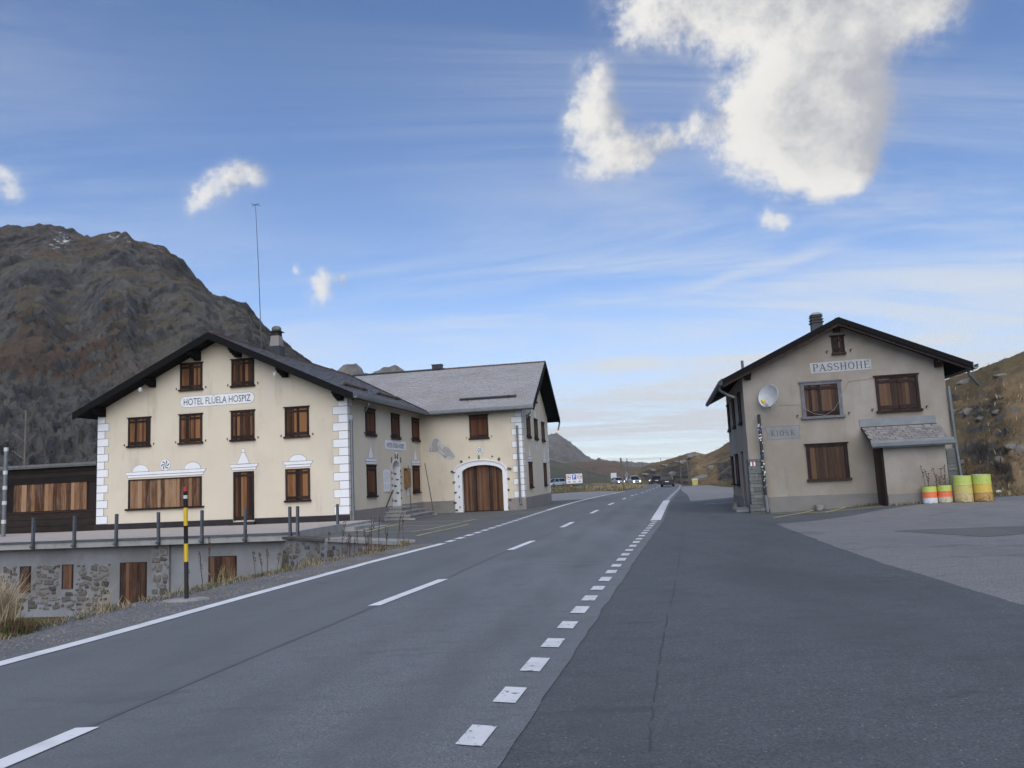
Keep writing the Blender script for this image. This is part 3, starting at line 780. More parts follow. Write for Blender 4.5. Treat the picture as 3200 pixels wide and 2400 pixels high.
# the grassy hill on the right
elH = tab([(8.0, -0.42), (8.23, -0.28), (9.22, 0.25), (10.05, 0.55), (11.0, 0.66), (12.09, 0.96), (13.04, 1.18), (13.81, 0.9), (14.83, 1.27), (15.5, 1.64), (20, 2.9), (26, 4.2), (30.96, 5.36), (32.2, 5.83), (34, 6.36), (40, 7.6), (55, 9), (80, 9), (105, 8)])
rb = tab([(8, 262), (9.2, 235), (10, 200), (11.2, 168), (12.0, 134), (12.6, 123), (13.2, 119), (14.5, 117), (15.6, 108), (17, 92), (19, 68), (21.5, 54), (24.5, 44), (27.5, 39), (30.5, 35.5), (32.6, 32.2), (36, 33), (45, 40), (60, 48), (105, 55)])
rc = tab([(8, 330), (9.2, 315), (10, 280), (11, 240), (12.1, 205), (13, 186), (13.8, 170), (15, 150), (18, 105), (22, 85), (26, 76), (31, 70), (36, 72), (50, 85), (105, 100)])
def hz(a, t, k):
    r0, r1 = rb(a), rc(a)
    z0 = float(G(min(r0 * math.sin(R(a)), 60), r0 * math.cos(R(a)))) - 0.06
    return (r0 + (r1 - r0) * t, z0 + (hgt(elH(a), r1) - z0) * k)
bank = tab([(8, 0.5), (14, 0.5), (20, 0.47), (29, 0.44), (34, 0.42), (105, 0.40)])
hillside = terrain('hillside', 8.0, 105, 720, [
    lambda a: hz(a, -0.03, -0.03), lambda a: hz(a, 0.0, 0.0), lambda a: hz(a, 0.10, 0.16), lambda a: hz(a, 0.22, bank(a) * 0.93), lambda a: hz(a, 0.255, bank(a) * 1.10),
    lambda a: hz(a, 0.6, 0.76), lambda a: hz(a, 1.0, 1.0), lambda a: hz(a, 1.5, 1.12), lambda a: hz(a, 3.2, 1.1), lambda a: hz(a, 6, -0.2)],
    230, M['hill'], [(3.2, 15, True, 1.0, 1.2), (1.3, 4.5, True, .6, .9), (0.55, 1.2, False, .2, .7)], 200)

# ------------------------------------------------------------------ haze
hm = bpy.data.materials.new('haze'); hm.use_nodes = True
ht = NT(hm.node_tree)
pv = ht.n('ShaderNodeVolumePrincipled', {'Color': (0.90, 0.93, 0.97, 1), 'Density': 0.00008, 'Anisotropy': 0.0})
ho = ht.n('ShaderNodeOutputMaterial'); hm.node_tree.links.new(pv.outputs[0], ho.inputs['Volume'])
haze = MB().box(-4300, 4300, -480, 6300, -90, 520).build('haze', hm)
tag(haze, kind='stuff')

# ================================================================== building helpers
UB = {}
def unit(matname):
    if matname not in UB:
        UB[matname] = MB().box(0, 1, 0, 1, 0, 1).mesh('board_' + matname, M[matname])
    return UB[matname]
def slab(name, parent, x0, x1, y0, y1, z0, z1, matname):
    return link(name, unit(matname), parent, (x0, y0, z0), (0, 0, 0), (x1 - x0, y1 - y0, z1 - z0))

def frame_on(orient, plane, a0, a1, z):
    """placing on a wall: F faces -y, S faces +x, L faces -x"""
    if orient == 'F': return (a0, plane, z), (0, 0, 0)
    if orient == 'S': return (plane, a0, z), (0, 0, R(90))
    return (plane, a1, z), (0, 0, R(-90))

HOOK = None
def window(parent, orient, plane, a0, a1, z0, z1, boards=8, bmat='shutter', fmat='frame_wood', fw=0.085, crown=True, hooks=True, battens=True, sillw=0.05, name='window', leaves=2, proud=0.05):
    loc, rot = frame_on(orient, plane, a0, a1, z0)
    w_, h = a1 - a0, z1 - z0
    mb = MB()
    mb.box(0, fw, -proud, 0.0, 0.05, h - fw)
    mb.box(w_ - fw, w_, -proud, 0.0, 0.05, h - fw)
    mb.box(0, w_, -proud - 0.004, 0.0, h - fw, h - 0.03)
    if crown:
        mb.box(-0.045, w_ + 0.045, -proud - 0.03, 0.0, h - 0.03, h + 0.015)
    mb.box(fw, w_ - fw, -0.006, 0.0, 0.05, h - fw)
    o = mb.build(name, M[fmat], parent, loc, rot)
    iw = (w_ - 2 * fw)
    per = max(1, boards // leaves)
    lw = iw / leaves
    for l in range(leaves):
        cuts = [0]
        for k in range(per): cuts.append(cuts[-1] + random.uniform(0.8, 1.25))
        for k in range(per):
            xa = fw + l * lw + 0.006 + (lw - 0.012) * cuts[k] / cuts[-1]
            xb = fw + l * lw + 0.006 + (lw - 0.012) * cuts[k + 1] / cuts[-1]
            slab('shutter_board', o, xa + 0.002, xb - 0.002, -0.022 - random.uniform(0, 0.006), -0.004, 0.055, h - fw - 0.004, bmat)
        if battens:
            for zb, hb in ((0.09, 0.13), (h - fw - 0.17, 0.10)):
                slab('shutter_batten', o, fw + l * lw + 0.012, fw + (l + 1) * lw - 0.012, -0.045, -0.024, zb, zb + hb, 'frame_wood')
    if sillw:
        s_ = MB().box(-sillw, w_ + sillw, -proud - 0.055, 0.0, -0.03, 0.05).build('sill', M[fmat], o)
    if hooks:
        global HOOK
        if HOOK is None:
            HOOK = MB().tube([(0, 0, 0), (0, -0.05, 0.0), (0.03, -0.055, 0.04), (0.05, -0.05, 0.03)], 0.012, 5).box(-0.012, 0.012, -0.04, -0.02, -0.04, 0.05).mesh('shutter_hook', M['iron'])
        link('shutter_hook', HOOK, o, (-0.19, 0, 0.09)); link('shutter_hook', HOOK, o, (w_ + 0.17, 0, 0.09))
    return o

def offset_poly(pts, d):
    n = len(pts); out = []
    A = sum(pts[i][0] * pts[(i + 1) % n][1] - pts[(i + 1) % n][0] * pts[i][1] for i in range(n))
    sg = 1 if A > 0 else -1
    for i in range(n):
        p0, p1, p2 = Vector(pts[i - 1]), Vector(pts[i]), Vector(pts[(i + 1) % n])
        e1, e2 = (p1 - p0), (p2 - p1)
        n1 = Vector((e1.y, -e1.x)).normalized() * sg; n2 = Vector((e2.y, -e2.x)).normalized() * sg
        b = (n1 + n2)
        b = b / max(0.5, b.dot(b) / 2) if b.length > 1e-6 else n1
        out.append((p1.x + b.x * d, p1.y + b.y * d))
    return out

def flat(name, parent, orient, plane, pts, mat='white', outline=0.02, omat='outline', proud=0.008, z=0.0, a0=0.0, a1=0.0):
    """thin painted shape on a wall; pts in (along wall, height)"""
    loc, rot = frame_on(orient, plane, 0, 0, 0)
    q = [(-p[0], p[1]) for p in pts] if orient == 'L' else pts
    mb = MB()
    if outline:
        mb.prism([(p[0], -proud * 0.5, p[1]) for p in offset_poly(q, outline)], (0, proud * 0.5, 0), 1)
    mb.prism([(p[0], -proud, p[1]) for p in q], (0, proud, 0), 0)
    return mb.build(name, [M[mat], M[omat]], parent, loc, rot)

def arc(cx, cz, rx_, rz_, a0, a1, n=12):
    return [(cx + rx_ * math.cos(R(a0 + (a1 - a0) * i / n)), cz + rz_ * math.sin(R(a0 + (a1 - a0) * i / n))) for i in range(n + 1)]

def text(name, parent, s, orient, plane, a0, a1, z0, z1, mat, proud=0.012, bold=0.0):
    cu = bpy.data.curves.new('lettering', 'FONT'); cu.body = s; cu.size = 1; cu.offset = bold; cu.resolution_u = 3
    tmp = bpy.data.objects.new('lettering', cu); COL.objects.link(tmp)
    dg = bpy.context.evaluated_depsgraph_get(); dg.update()
    me = bpy.data.meshes.new_from_object(tmp.evaluated_get(dg))
    bpy.data.objects.remove(tmp)
    n = len(me.vertices); co = np.empty(n * 3, np.float32); me.vertices.foreach_get('co', co); co = co.reshape(-1, 3)
    mn, mx = co.min(0), co.max(0)
    x = (co[:, 0] - mn[0]) / (mx[0] - mn[0]) * (a1 - a0); z = (co[:, 1] - mn[1]) / (mx[1] - mn[1]) * (z1 - z0)
    co2 = np.stack([x, np.zeros(n), z], 1).astype(np.float32)
    me.vertices.foreach_set('co', co2.ravel()); me.update()
    me.materials.clear(); me.materials.append(M[mat])
    loc, rot = (a0, -proud, z0), (0, 0, 0)          # in the frame of the panel it is painted on
    return link(name, me, parent, loc, rot)

def serif(name, parent, s, a0, a1, z0, z1, plane, mat):
    """capital letters with serifs, drawn with strokes"""
    mb = MB()
    h = 1.0
    def bar(x0, y0, x1, y1, t):
        d = Vector((x1 - x0, y1 - y0)); nn = Vector((-d.y, d.x)).normalized() * t / 2
        mb.prism([(x0 + nn.x, 0, y0 + nn.y), (x1 + nn.x, 0, y1 + nn.y), (x1 - nn.x, 0, y1 - nn.y), (x0 - nn.x, 0, y0 - nn.y)], (0, 0.004, 0))
    def curve(p, t0, t1=None):
        for i in range(len(p) - 1):
            t = t0 if t1 is None else t0 + (t1 - t0) * math.sin(math.pi * (i + 0.5) / (len(p) - 1))
            bar(p[i][0], p[i][1], p[i + 1][0], p[i + 1][1], t)
    def foot(x, y_, w_=0.13): bar(x - w_, y_, x + w_, y_, 0.05)
    x = 0.0
    for ch in s:
        if ch == 'P':
            bar(x + .14, 0, x + .14, 1, .13); foot(x + .14, .025); bar(x, .975, x + .2, .975, .05)
            curve([(x + .14, .975), (x + .36, .97)] + arc(x + .36, .73, .21, .24, 90, -90, 10) + [(x + .14, .49)], .05, .13); x += .76
        elif ch == 'A':
            bar(x + .08, 0, x + .36, 1, .06); bar(x + .36, 1, x + .68, 0, .13); bar(x + .2, .34, x + .55, .34, .05); foot(x + .08, .025, .1); foot(x + .68, .025, .12); x += .92
        elif ch == 'S':
            p = arc(x + .3, .74, .22, .235, 30, 250, 9) + arc(x + .3, .26, .24, .245, 75, -150, 10)
            curve(p, .06, .12); bar(x + .50, .78, x + .50, .98, .05); bar(x + .07, .03, x + .07, .22, .05); x += .74
        elif ch == 'H':
            for q in (.14, .62): bar(x + q, 0, x + q, 1, .12); foot(x + q, .025); foot(x + q, .975)
            bar(x + .14, .5, x + .62, .5, .05); x += .92
        elif ch == 'O':
            p = arc(x + .36, .5, .31, .48, 90, 450, 22); curve(p[:12], .05, .13); curve(p[11:], .05, .13); x += .88
        elif ch == 'E':
            bar(x + .14, 0, x + .14, 1, .13); bar(x, .975, x + .58, .975, .05); bar(x, .025, x + .6, .025, .05); bar(x + .14, .52, x + .44, .52, .05)
            bar(x + .57, .82, x + .57, 1, .05); bar(x + .59, 0, x + .59, .2, .05); bar(x + .44, .43, x + .44, .61, .05); x += .78
        elif ch == 'K':
            bar(x + .14, 0, x + .14, 1, .12); foot(x + .14, .025); foot(x + .14, .975); bar(x + .16, .42, x + .58, .98, .06); bar(x + .28, .56, x + .64, .02, .12); foot(x + .58, .975, .11); foot(x + .64, .025, .11); x += .86
        elif ch == 'I':
            bar(x + .14, 0, x + .14, 1, .12); foot(x + .14, .025); foot(x + .14, .975); x += .42
        elif ch == '.':
            x += 0.12
    wd = x - .12
    mb.v = [(a0 + v[0] / wd * (a1 - a0), v[1], z0 + v[2] * (z1 - z0)) for v in mb.v]
    return mb.build(name, M[mat], parent, (0, plane, 0))

def slates(name, parent, O, a, s, La, Ls, inside, mat, w_=0.30, e=0.165, lift=0.02, single=False):
    O, a, s = Vector(O), Vector(a), Vector(s)
    n = a.cross(s).normalized()
    if n.z < 0: n = -n
    mb = MB(); made = []
    rows = int(Ls / e); cols = int(La / w_)
    for j in range(rows):
        off = (j % 2) * w_ * 0.5 - w_ * 0.25
        for i in range(-1, cols + 1):
            x0 = i * w_ + off + random.uniform(-.006, .006); x1 = x0 + w_ - random.uniform(.012, .03)
            x0 = max(0, x0); x1 = min(La, x1)
            if x1 - x0 < 0.05: continue
            c_ = O + a * ((x0 + x1) / 2) + s * (j * e + e * .5)
            if not inside(c_): continue
            hb = lift + random.uniform(-.004, .006); d0 = random.uniform(-.012, .012)
            b0 = O + a * x0 + s * (j * e + d0); b1 = O + a * x1 + s * (j * e + d0)
            t1 = O + a * x1 + s * (j * e + e * 1.5); t0 = O + a * x0 + s * (j * e + e * 1.5)
            vs = [b0 + n * hb, b1 + n * (hb + random.uniform(-.003, .003)), t1 + n * .004, t0 + n * .004, b0, b1]
            fs = [(0, 1, 2, 3), (4, 5, 1, 0), (5, 2, 1), (4, 0, 3)]
            if single:
                c0 = vs[4]
                m2 = MB().add([tuple(v - c0) for v in vs], fs)
                made.append(m2.build(name, mat, parent, tuple(c0)))
            else:
                mb.add([tuple(v) for v in vs], fs)
    if single: return made
    o = mb.build(name, mat, parent)
    o['kind'] = 'stuff'
    return o

# flat rounded stones for rubble masonry, shared shapes
def stone_mesh(seed, mat, n=8, depth=0.032):
    rnd = random.Random(seed)
    mb = MB(); ring = []; ring2 = []
    for k in range(n):
        an = 2 * math.pi * (k + rnd.uniform(-.25, .25)) / n
        rr = rnd.uniform(.80, 1.06)
        sq = 1.0 / max(abs(math.cos(an)), abs(math.sin(an))) ** 0.9
        ring.append((0.5 * rr * sq * math.cos(an), 0.0, 0.5 * rr * sq * math.sin(an)))
        ring2.append((0.43 * rr * sq * math.cos(an), -depth * rnd.uniform(.7, 1.0), 0.43 * rr * sq * math.sin(an)))
    vs = ring + ring2 + [(0, -depth * 1.15, 0)]
    fs = [(i, (i + 1) % n, (i + 1) % n + n, i + n) for i in range(n)] + [(i + n, (i + 1) % n + n, 2 * n) for i in range(n)]
    return mb.add(vs, fs).mesh('stone', mat, False)
STONES = [stone_mesh(k, M['stone']) for k in range(7)]
SLABS = [stone_mesh(40 + k, M['slatestone'], 8, 0.05) for k in range(5)]
def put_stone(parent, x, y, z, w_, h, rz=0, meshes=STONES, name='stone', ry=None, dep=1.0):
    return link(name, random.choice(meshes), parent, (x, y, z), (0, random.uniform(-.25, .25) if ry is None else ry, rz), (w_, dep, h))

# ================================================================== hotel
HA = R(-10.5)
hotel = empty('hotel', (-7.11, 32.97, 0), HA, 'large cream hotel in two wings with white corner quoins and brown shutters', 'hotel')
RZ, EZ = 8.60, 5.45                       # ridge and eave height
SM = (RZ - EZ) / 6.7; SW = (RZ - EZ) / 5.55
def wall_arch(mb, orient, plane, a0, a1, zb, zt, h0, h1, spring, apex, thick, m=0):
    """wall with one arched opening, from a0 to a1"""
    def P(a, z, d): return (a, plane + d, z) if orient == 'F' else (plane - d, a, z)
    def panel(p): 
        q = [P(a, z, 0) for a, z in p]; e = P(0, 0, thick); e0 = P(0, 0, 0)
        mb.prism(q, (e[0] - e0[0], e[1] - e0[1], 0), m)
    panel([(a0, zb), (h0, zb), (h0, zt), (a0, zt)])
    panel([(h1, zb), (a1, zb), (a1, zt), (h1, zt)])
    c = arc((h0 + h1) / 2, spring, (h1 - h0) / 2, apex - spring, 180, 0, 14)
    for i in range(14):
        panel([c[i], c[i + 1], (c[i + 1][0], zt), (c[i][0], zt)])
mb = MB()
gz = lambda x: RZ - 0.22 - SM * abs(x + 6.1)
mb.prism([(-12.2, 0, -0.3), (0, 0, -0.3), (0, 0, gz(0)), (-6.1, 0, gz(-6.1)), (-12.2, 0, gz(-12.2))], (0, 0.35, 0))
mb.box(-12.2, -11.85, 0.35, 20.1, -0.3, gz(-12.2))
wall_arch(mb, 'S', 0.0, 0.35, 10.2, -0.3, gz(0), 5.40, 6.55, 2.35, 2.78, 0.5)
wall_arch(mb, 'F', 10.2, 0.0, 5.79, -0.3, 5.50, 2.30, 4.58, 2.02, 2.42, 0.35)
wz = lambda y_: RZ - 0.22 - SW * abs(y_ - 15.15)
mb.prism([(5.79, 10.55, -0.3), (5.79, 20.1, -0.3), (5.79, 20.1, wz(20.1)), (5.79, 15.15, wz(15.15)), (5.79, 10.55, wz(10.55))], (-0.35, 0, 0))
mb.box(-12.2, 5.44, 19.75, 20.1, -0.3, wz(20.1))
mb.build('wall', M['cream'], hotel)
# plinths
mb = MB()
mb.box(-12.3, -5.42, -0.04, -0.001, 0.10, 0.41); mb.box(-4.38, -0.001, -0.04, -0.001, 0.10, 0.41)
mb.build('front_plinth', M['dark_plinth'], hotel)
mb = MB()
mb.box(0.001, 0.035, 0.02, 5.25, -0.3, 0.55); mb.box(0.001, 0.035, 6.7, 10.165, -0.3, 0.55)
mb.box(0.036, 1.86, 10.165, 10.199, -0.3, 0.55); mb.box(4.82, 5.825, 10.165, 10.199, -0.3, 0.55); mb.box(5.791, 5.825, 10.2, 20.1, -0.3, 0.55)
mb.build('grey_plinth', M['plinth'], hotel)

# roof: four slopes, slates, ridge, verge boards, gutters
roof = MB()
TH = 0.2
def slope(pts): roof.prism(pts, (0, 0, -TH))
slope([(-6.1, -0.8, RZ), (0.6, -0.8, EZ), (0.6, 9.6, EZ), (-6.1, 15.15, RZ)])
slope([(-6.1, -0.8, RZ), (-6.1, 20.7, RZ), (-12.8, 20.7, EZ), (-12.8, -0.8, EZ)])
slope([(-6.1, 15.15, RZ), (0.6, 9.6, EZ), (6.54, 9.6, EZ), (6.54, 15.15, RZ)])
slope([(-6.1, 15.15, RZ), (6.54, 15.15, RZ), (6.54, 20.7, EZ), (-6.1, 20.7, EZ)])
roof_o = roof.build('roof', M['roofedge'], hotel)
um = Vector((-6.7, 0, RZ - EZ)).normalized(); uw = Vector((0, 5.55, RZ - EZ)).normalized()
fr = lambda c_: (0.6 - c_.x) / 6.7 - (c_.y - 9.6) / 5.55
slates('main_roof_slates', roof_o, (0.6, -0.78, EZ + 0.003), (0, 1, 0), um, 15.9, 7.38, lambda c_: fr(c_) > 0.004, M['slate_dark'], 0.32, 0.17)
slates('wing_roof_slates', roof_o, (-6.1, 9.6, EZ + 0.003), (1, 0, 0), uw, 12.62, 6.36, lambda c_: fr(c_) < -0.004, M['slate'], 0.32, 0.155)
mb = MB()
mb.tube([(0.62, 9.58, EZ + .03), (-6.1, 15.15, RZ + .03)], 0.05, 6)
mb.build('valley_flashing', M['zinc_dark'], roof_o)
mb = MB()
for k in range(40):
    y0 = -0.8 + k * 0.4
    mb.box(-6.22, -5.98, y0, y0 + 0.385, RZ - 0.03, RZ + 0.05 + random.uniform(0, .012))
for k in range(16, 32):
    x0 = -6.0 + k * 0.4
    mb.box(x0 - 0.2, x0 + 0.185, 15.03, 15.27, RZ - 0.03, RZ + 0.05 + random.uniform(0, .012))
mb.build('ridge_tiles', M['ridge'], roof_o)['kind'] = 'stuff'
MB().box(-5.9, 0.2, 15.0, 15.3, RZ - .02, RZ + .07).build('ridge_flashing', M['zinc_dark'], roof_o)
for sgn in (1, -1):       # black verge boards of the front gable and the road gable
    mb = MB()
    xe = -6.1 + sgn * 6.72
    mb.prism([(-6.1, -0.86, RZ + .03), (xe, -0.86, EZ + .02), (xe, -0.86, EZ - .30), (-6.1, -0.86, RZ - .30)], (0, 0.055, 0))
    ye = 15.15 + sgn * 5.57
    mb.build('verge_board', M['roofedge'], roof_o); mb = MB()
    mb.prism([(6.545, 15.15, RZ + .03), (6.545, ye, EZ + .02), (6.545, ye, EZ - .26), (6.545, 15.15, RZ - .28)], (0.05, 0, 0)); mb.build('verge_board', M['roofedge'], roof_o)
def gutter(parent, p, q, name='gutter'):
    p, q = Vector(p), Vector(q); d = (q - p).normalized(); side_ = Vector((0, 0, 1)).cross(d) * -1
    prof = [(0.0, 0.10), (0.0, -0.10), (0.05, -0.145), (0.12, -0.145), (0.16, -0.09), (0.165, 0.02), (0.14, 0.02), (0.13, -0.07), (0.03, -0.09), (0.02, 0.10)]
    m_ = MB(); m_.prism([tuple(p + side_ * a + Vector((0, 0, b))) for a, b in prof], tuple(q - p)); return m_.build(name, M['zinc'], parent)
gutter(roof_o, (0.605, -0.86, EZ - .04), (0.605, 9.45, EZ - .04))
gutter(roof_o, (0.76, 9.595, EZ - .04), (6.56, 9.595, EZ - .04))
mb = MB(); mb.tube([(0.66, 0.75, EZ - .15), (0.66, 0.75, EZ - .34), (0.45, 1.0, EZ - .48), (0.28, 1.2, EZ - .56)], 0.055, 8); mb.build('gutter_outlet', M['zinc'], roof_o)
mb = MB(); mb.tube([(6.38, 9.53, EZ - .15), (6.38, 9.53, EZ - .36), (6.2, 9.8, EZ - .5), (6.05, 10.3, EZ - .58)], 0.055, 8); mb.build('gutter_outlet', M['zinc'], roof_o)
mb = MB(); mb.tube([(6.52, 20.75, EZ - .1), (6.52, 20.8, EZ - .32), (6.42, 20.7, EZ - .75)], 0.055, 8); mb.build('gutter_outlet', M['zinc'], roof_o)
mb = MB(); mb.tube([(0.09, 0.12, 4.45), (0.09, 0.12, 0.25), (0.09, 0.12, 0.0)], 0.065, 10); mb.tube([(0.09, 0.12, 0.0), (0.09, 0.12, 0.75)], 0.08, 10)
for z_ in (1.2, 2.6, 3.9): mb.tube([(0.09, 0.12, z_), (0.09, 0.12, z_ + .05)], 0.078, 10)
mb.build('downpipe', M['zinc'], hotel)
mb = MB(); mb.tube([(5.52, 10.09, 4.46), (5.52, 10.09, 0.3), (5.56, 10.02, 0.2)], 0.055, 10)
for z_ in (1.3, 2.6, 3.8): mb.tube([(5.52, 10.09, z_), (5.52, 10.09, z_ + .05)], 0.068, 10)
mb.build('downpipe', M['zinc'], hotel)
# chimneys
ch = MB(); cxm, cym = -5.72, 4.65
ch.box(cxm - .30, cxm + .30, cym - .30, cym + .30, 8.15, 8.82, 1)
ch.add([(cxm + a * .26, cym + b * .26, 8.82) for a, b in ((-1, -1), (1, -1), (1, 1), (-1, 1))] + [(cxm + a * .21, cym + b * .21, 9.36) for a, b in ((-1, -1), (1, -1), (1, 1), (-1, 1))], [(0, 1, 5, 4), (1, 2, 6, 5), (2, 3, 7, 6), (3, 0, 4, 7), (4, 5, 6, 7)], 0)
ch.box(cxm - .20, cxm + .20, cym - .20, cym + .20, 9.36, 9.56, 2)
ch.box(cxm - .29, cxm + .29, cym - .29, cym + .29, 9.56, 9.60, 2)
cho = ch.build('chimney', [M['plinth'], M['zinc_dark'], M['black']], roof_o)
mb = MB(); mb.lathe([(0.0, 9.60), (0.20, 9.61), (0.25, 9.68), (0.23, 9.80), (0.15, 9.87), (0, 9.88)], 10, 0, cxm, cym); mb.build('cap_stone', M['boulder'], cho)
mb = MB(); mb.box(-.62, -.02, 15.0, 15.45, 8.45, 8.90); mb.box(-.66, .02, 14.96, 15.49, 8.90, 8.94); mb.build('chimney', M['zinc_dark'], roof_o)
# snow guards: logs held by iron straps
def guard(p, q, r_, mat):
    m_ = MB(); m_.tube([p, q], r_, 9); p, q = Vector(p), Vector(q)
    for f in (.14, .86):
        c_ = p.lerp(q, f); d = (q - p).normalized() * .03
        m_.tube([tuple(c_ - d), tuple(c_ + d)], r_ * 1.3, 9, 1)
        m_.tube([tuple(c_ - Vector((0, 0, .25))), tuple(c_)], 0.025, 5, 1)
    m_.build('snow_guard', [mat, M['iron']], roof_o)
zg_ = EZ + SM * (0.6 + .8) + .14
guard((-.8, 1.3, zg_), (-.8, 4.3, zg_), .075, M['pole_wood']); guard((-.8, 5.5, zg_), (-.8, 9.2, zg_), .075, M['pole_wood'])
guard((2.24, 10.6, EZ + SW * 1.0 + .13), (5.48, 10.6, EZ + SW * 1.0 + .13), .06, M['zinc_dark'])
# carved purlin ends below the front gable
for bx in (-11.9, -9.35, -7.1, -5.1, -2.85, -0.3):
    zt = RZ - .22 - SM * abs(bx + 6.1)
    prof = [(0, 0), (0, -.40), (-.18, -.40), (-.24, -.33), (-.36, -.34), (-.42, -.26), (-.55, -.26), (-.62, -.16), (-.74, -.14), (-.74, 0)]
    mb = MB(); mb.prism([(bx - .13, y_ - .002, zt + z_ + .02) for y_, z_ in prof], (.26, 0, 0)); mb.build('purlin_end', M['roofedge'], hotel)
for bx in (-9.62, -3.1):
    zt = RZ - .6 - SM * abs(bx + 6.1)
    mb = MB(); mb.lathe([(0, -.1), (.07, -.1), (.09, 0), (.05, .08), (0, .09)], 10, 0, bx, -.55); mb.build('lamp', M['reflector'], hotel, (0, 0, zt))

# quoins
def quoins(orient, plane, a_edge, sgn, z0, z1, n, wl, wsh, first_long, parent=hotel):
    h = (z1 - z0) / n
    for k in range(n):
        wd = wl if (k % 2 == 0) == first_long else wsh
        a, b = sorted((a_edge, a_edge + sgn * wd))
        flat('quoin', parent, orient, plane, [(a, z0 + k * h + .012), (b, z0 + k * h + .012), (b, z0 + (k + 1) * h - .012), (a, z0 + (k + 1) * h - .012)], 'white', .016, proud=0.012)
quoins('F', 0.0, -12.18, 1, 0.42, 5.32, 14, .56, .36, True)
quoins('F', 0.0, -0.02, -1, 0.42, 5.40, 14, .68, .42, True)
quoins('S', 0.0, 0.02, 1, 0.42, 5.40, 14, .14, .42, True)
quoins('F', 10.2, 5.77, -1, 0.58, 5.30, 14, .58, .36, True)
quoins('S', 5.79, 10.22, 1, 0.58, 5.30, 14, .16, .40, True)
quoins('S', 5.79, 20.08, -1, 0.58, 5.20, 14, .40, .2, True)

# windows of the front gable
for (a, b, z0, z1) in [(-8.0, -6.9, 6.22, 7.46), (-5.46, -4.37, 6.22, 7.46)]: window(hotel, 'F', 0, a, b, z0, z1, 8)
for a in (-10.6, -8.02, -5.49, -2.92): window(hotel, 'F', 0, a, a + 1.12, 3.82, 5.15, 8)
window(hotel, 'F', 0, -2.92, -1.79, 1.06, 2.49, 8, hooks=False, crown=False)
window(hotel, 'F', 0, -10.55, -6.92, 1.0, 2.38, 20, 'pale_wood', hooks=False, crown=False, battens=False, leaves=3, sillw=.12)
d = window(hotel, 'F', 0, -5.38, -4.41, 0.30, 2.49, 6, hooks=False, crown=False, sillw=0, name='door')
MB().box(-5.5, -4.3, -.25, -.001, 0.12, 0.28).build('door_step', M['dark_plinth'], hotel)
# painted ornaments of the front
def cornice(orient, plane, a0, a1, z0, parent=hotel, k=1.0):
    flat('painted_cornice', parent, orient, plane, [(a0, z0), (a1, z0), (a1 + .03, z0 + .09 * k), (a0 - .03, z0 + .09 * k)], 'white', .014, proud=.014)
    flat('painted_cornice', parent, orient, plane, [(a0 - .05, z0 + .115 * k), (a1 + .05, z0 + .115 * k), (a1 + .13, z0 + .24 * k), (a0 - .13, z0 + .24 * k)], 'white', .014, proud=.016)
cornice('F', 0, -10.6, -6.85, 2.43); cornice('F', 0, -5.45, -4.33, 2.53); cornice('F', 0, -2.9, -1.78, 2.53)
for cxx, cz in ((-9.97, 2.69), (-7.38, 2.69)): flat('painted_lunette', hotel, 'F', 0, arc(cxx, cz, .40, .30, 180, 0, 14), 'white', .014)
flat('painted_lunette', hotel, 'F', 0, arc(-2.35, 2.79, .40, .27, 180, 0, 14), 'white', .014)
flat('painted_cone', hotel, 'F', 0, [(-5.22, 2.80), (-4.62, 2.80), (-4.86, 3.28), (-4.98, 3.28)], 'white', .014)
flat('painted_ball', hotel, 'F', 0, arc(-4.92, 3.37, .075, .085, 0, 340, 12), 'white', .012)
def rosette(orient, plane, ca, cz, r_, parent=hotel):
    o = flat('rosette', parent, orient, plane, arc(ca, cz, r_, r_, 0, 348, 26), 'white', .012)
    loc, rot = frame_on(orient, plane, 0, 0, 0)
    m_ = MB()
    for k in range(6):
        a = k * 60
        p1 = [(ca + r_ * .80 * t * math.cos(R(a + 62 * t)), cz + r_ * .80 * t * math.sin(R(a + 62 * t))) for t in (0.08, .3, .5, .7, .9, 1.0)]
        p2 = [(ca + r_ * .80 * t * math.cos(R(a + 62 * t + 24)), cz + r_ * .80 * t * math.sin(R(a + 62 * t + 24))) for t in (1.0, .9, .7, .5, .3, .08)]
        m_.prism([(p[0], -.014, p[1]) for p in p1 + p2], (0, .005, 0))
    m_.build('rosette_petals', M['ink'], o)
rosette('F', 0, -8.73, 2.93, .25); rosette('F', 10.2, 3.36, 3.22, .19)
sg = flat('name_panel', hotel, 'F', 0, arc(-4.62, 5.70, .24, .24, -90, 90, 10) + arc(-7.75, 5.70, .24, .24, 90, 270, 10), 'white', .012)
text('lettering', sg, 'HOTEL FLÜELA HOSPIZ', 'F', 0, -7.82, -4.55, 5.545, 5.915, 'ink', .016)

# road side of the main wing
for a in (1.95, 5.4, 8.68): window(hotel, 'S', 0, a, a + 1.2, 3.86, 5.12, 6, 'side_shutter')
for a in (1.97, 8.58): window(hotel, 'S', 0, a, a + 1.14, 1.07, 2.52, 6, 'side_shutter', hooks=False)
for a in (1.97, 8.58):
    cornice('S', 0, a - .02, a + 1.16, 2.57)
    flat('painted_cone', hotel, 'S', 0, [(a + .28, 2.84), (a + .86, 2.84), (a + .60, 3.42), (a + .54, 3.42)], 'white', .012)
    flat('painted_ball', hotel, 'S', 0, arc(a + .57, 3.50, .055, .06, 0, 330, 10), 'white', .01)
sg = flat('name_panel', hotel, 'S', 0, [(4.5, 3.30), (7.5, 3.30), (7.62, 3.42), (7.62, 3.66), (7.5, 3.78), (4.5, 3.78), (4.38, 3.66), (4.38, 3.42)], 'white', .012)
text('lettering', sg, 'HOTEL FLÜELA HOSPIZ', 'S', 0, 4.72, 7.3, 3.40, 3.68, 'ink', .016)
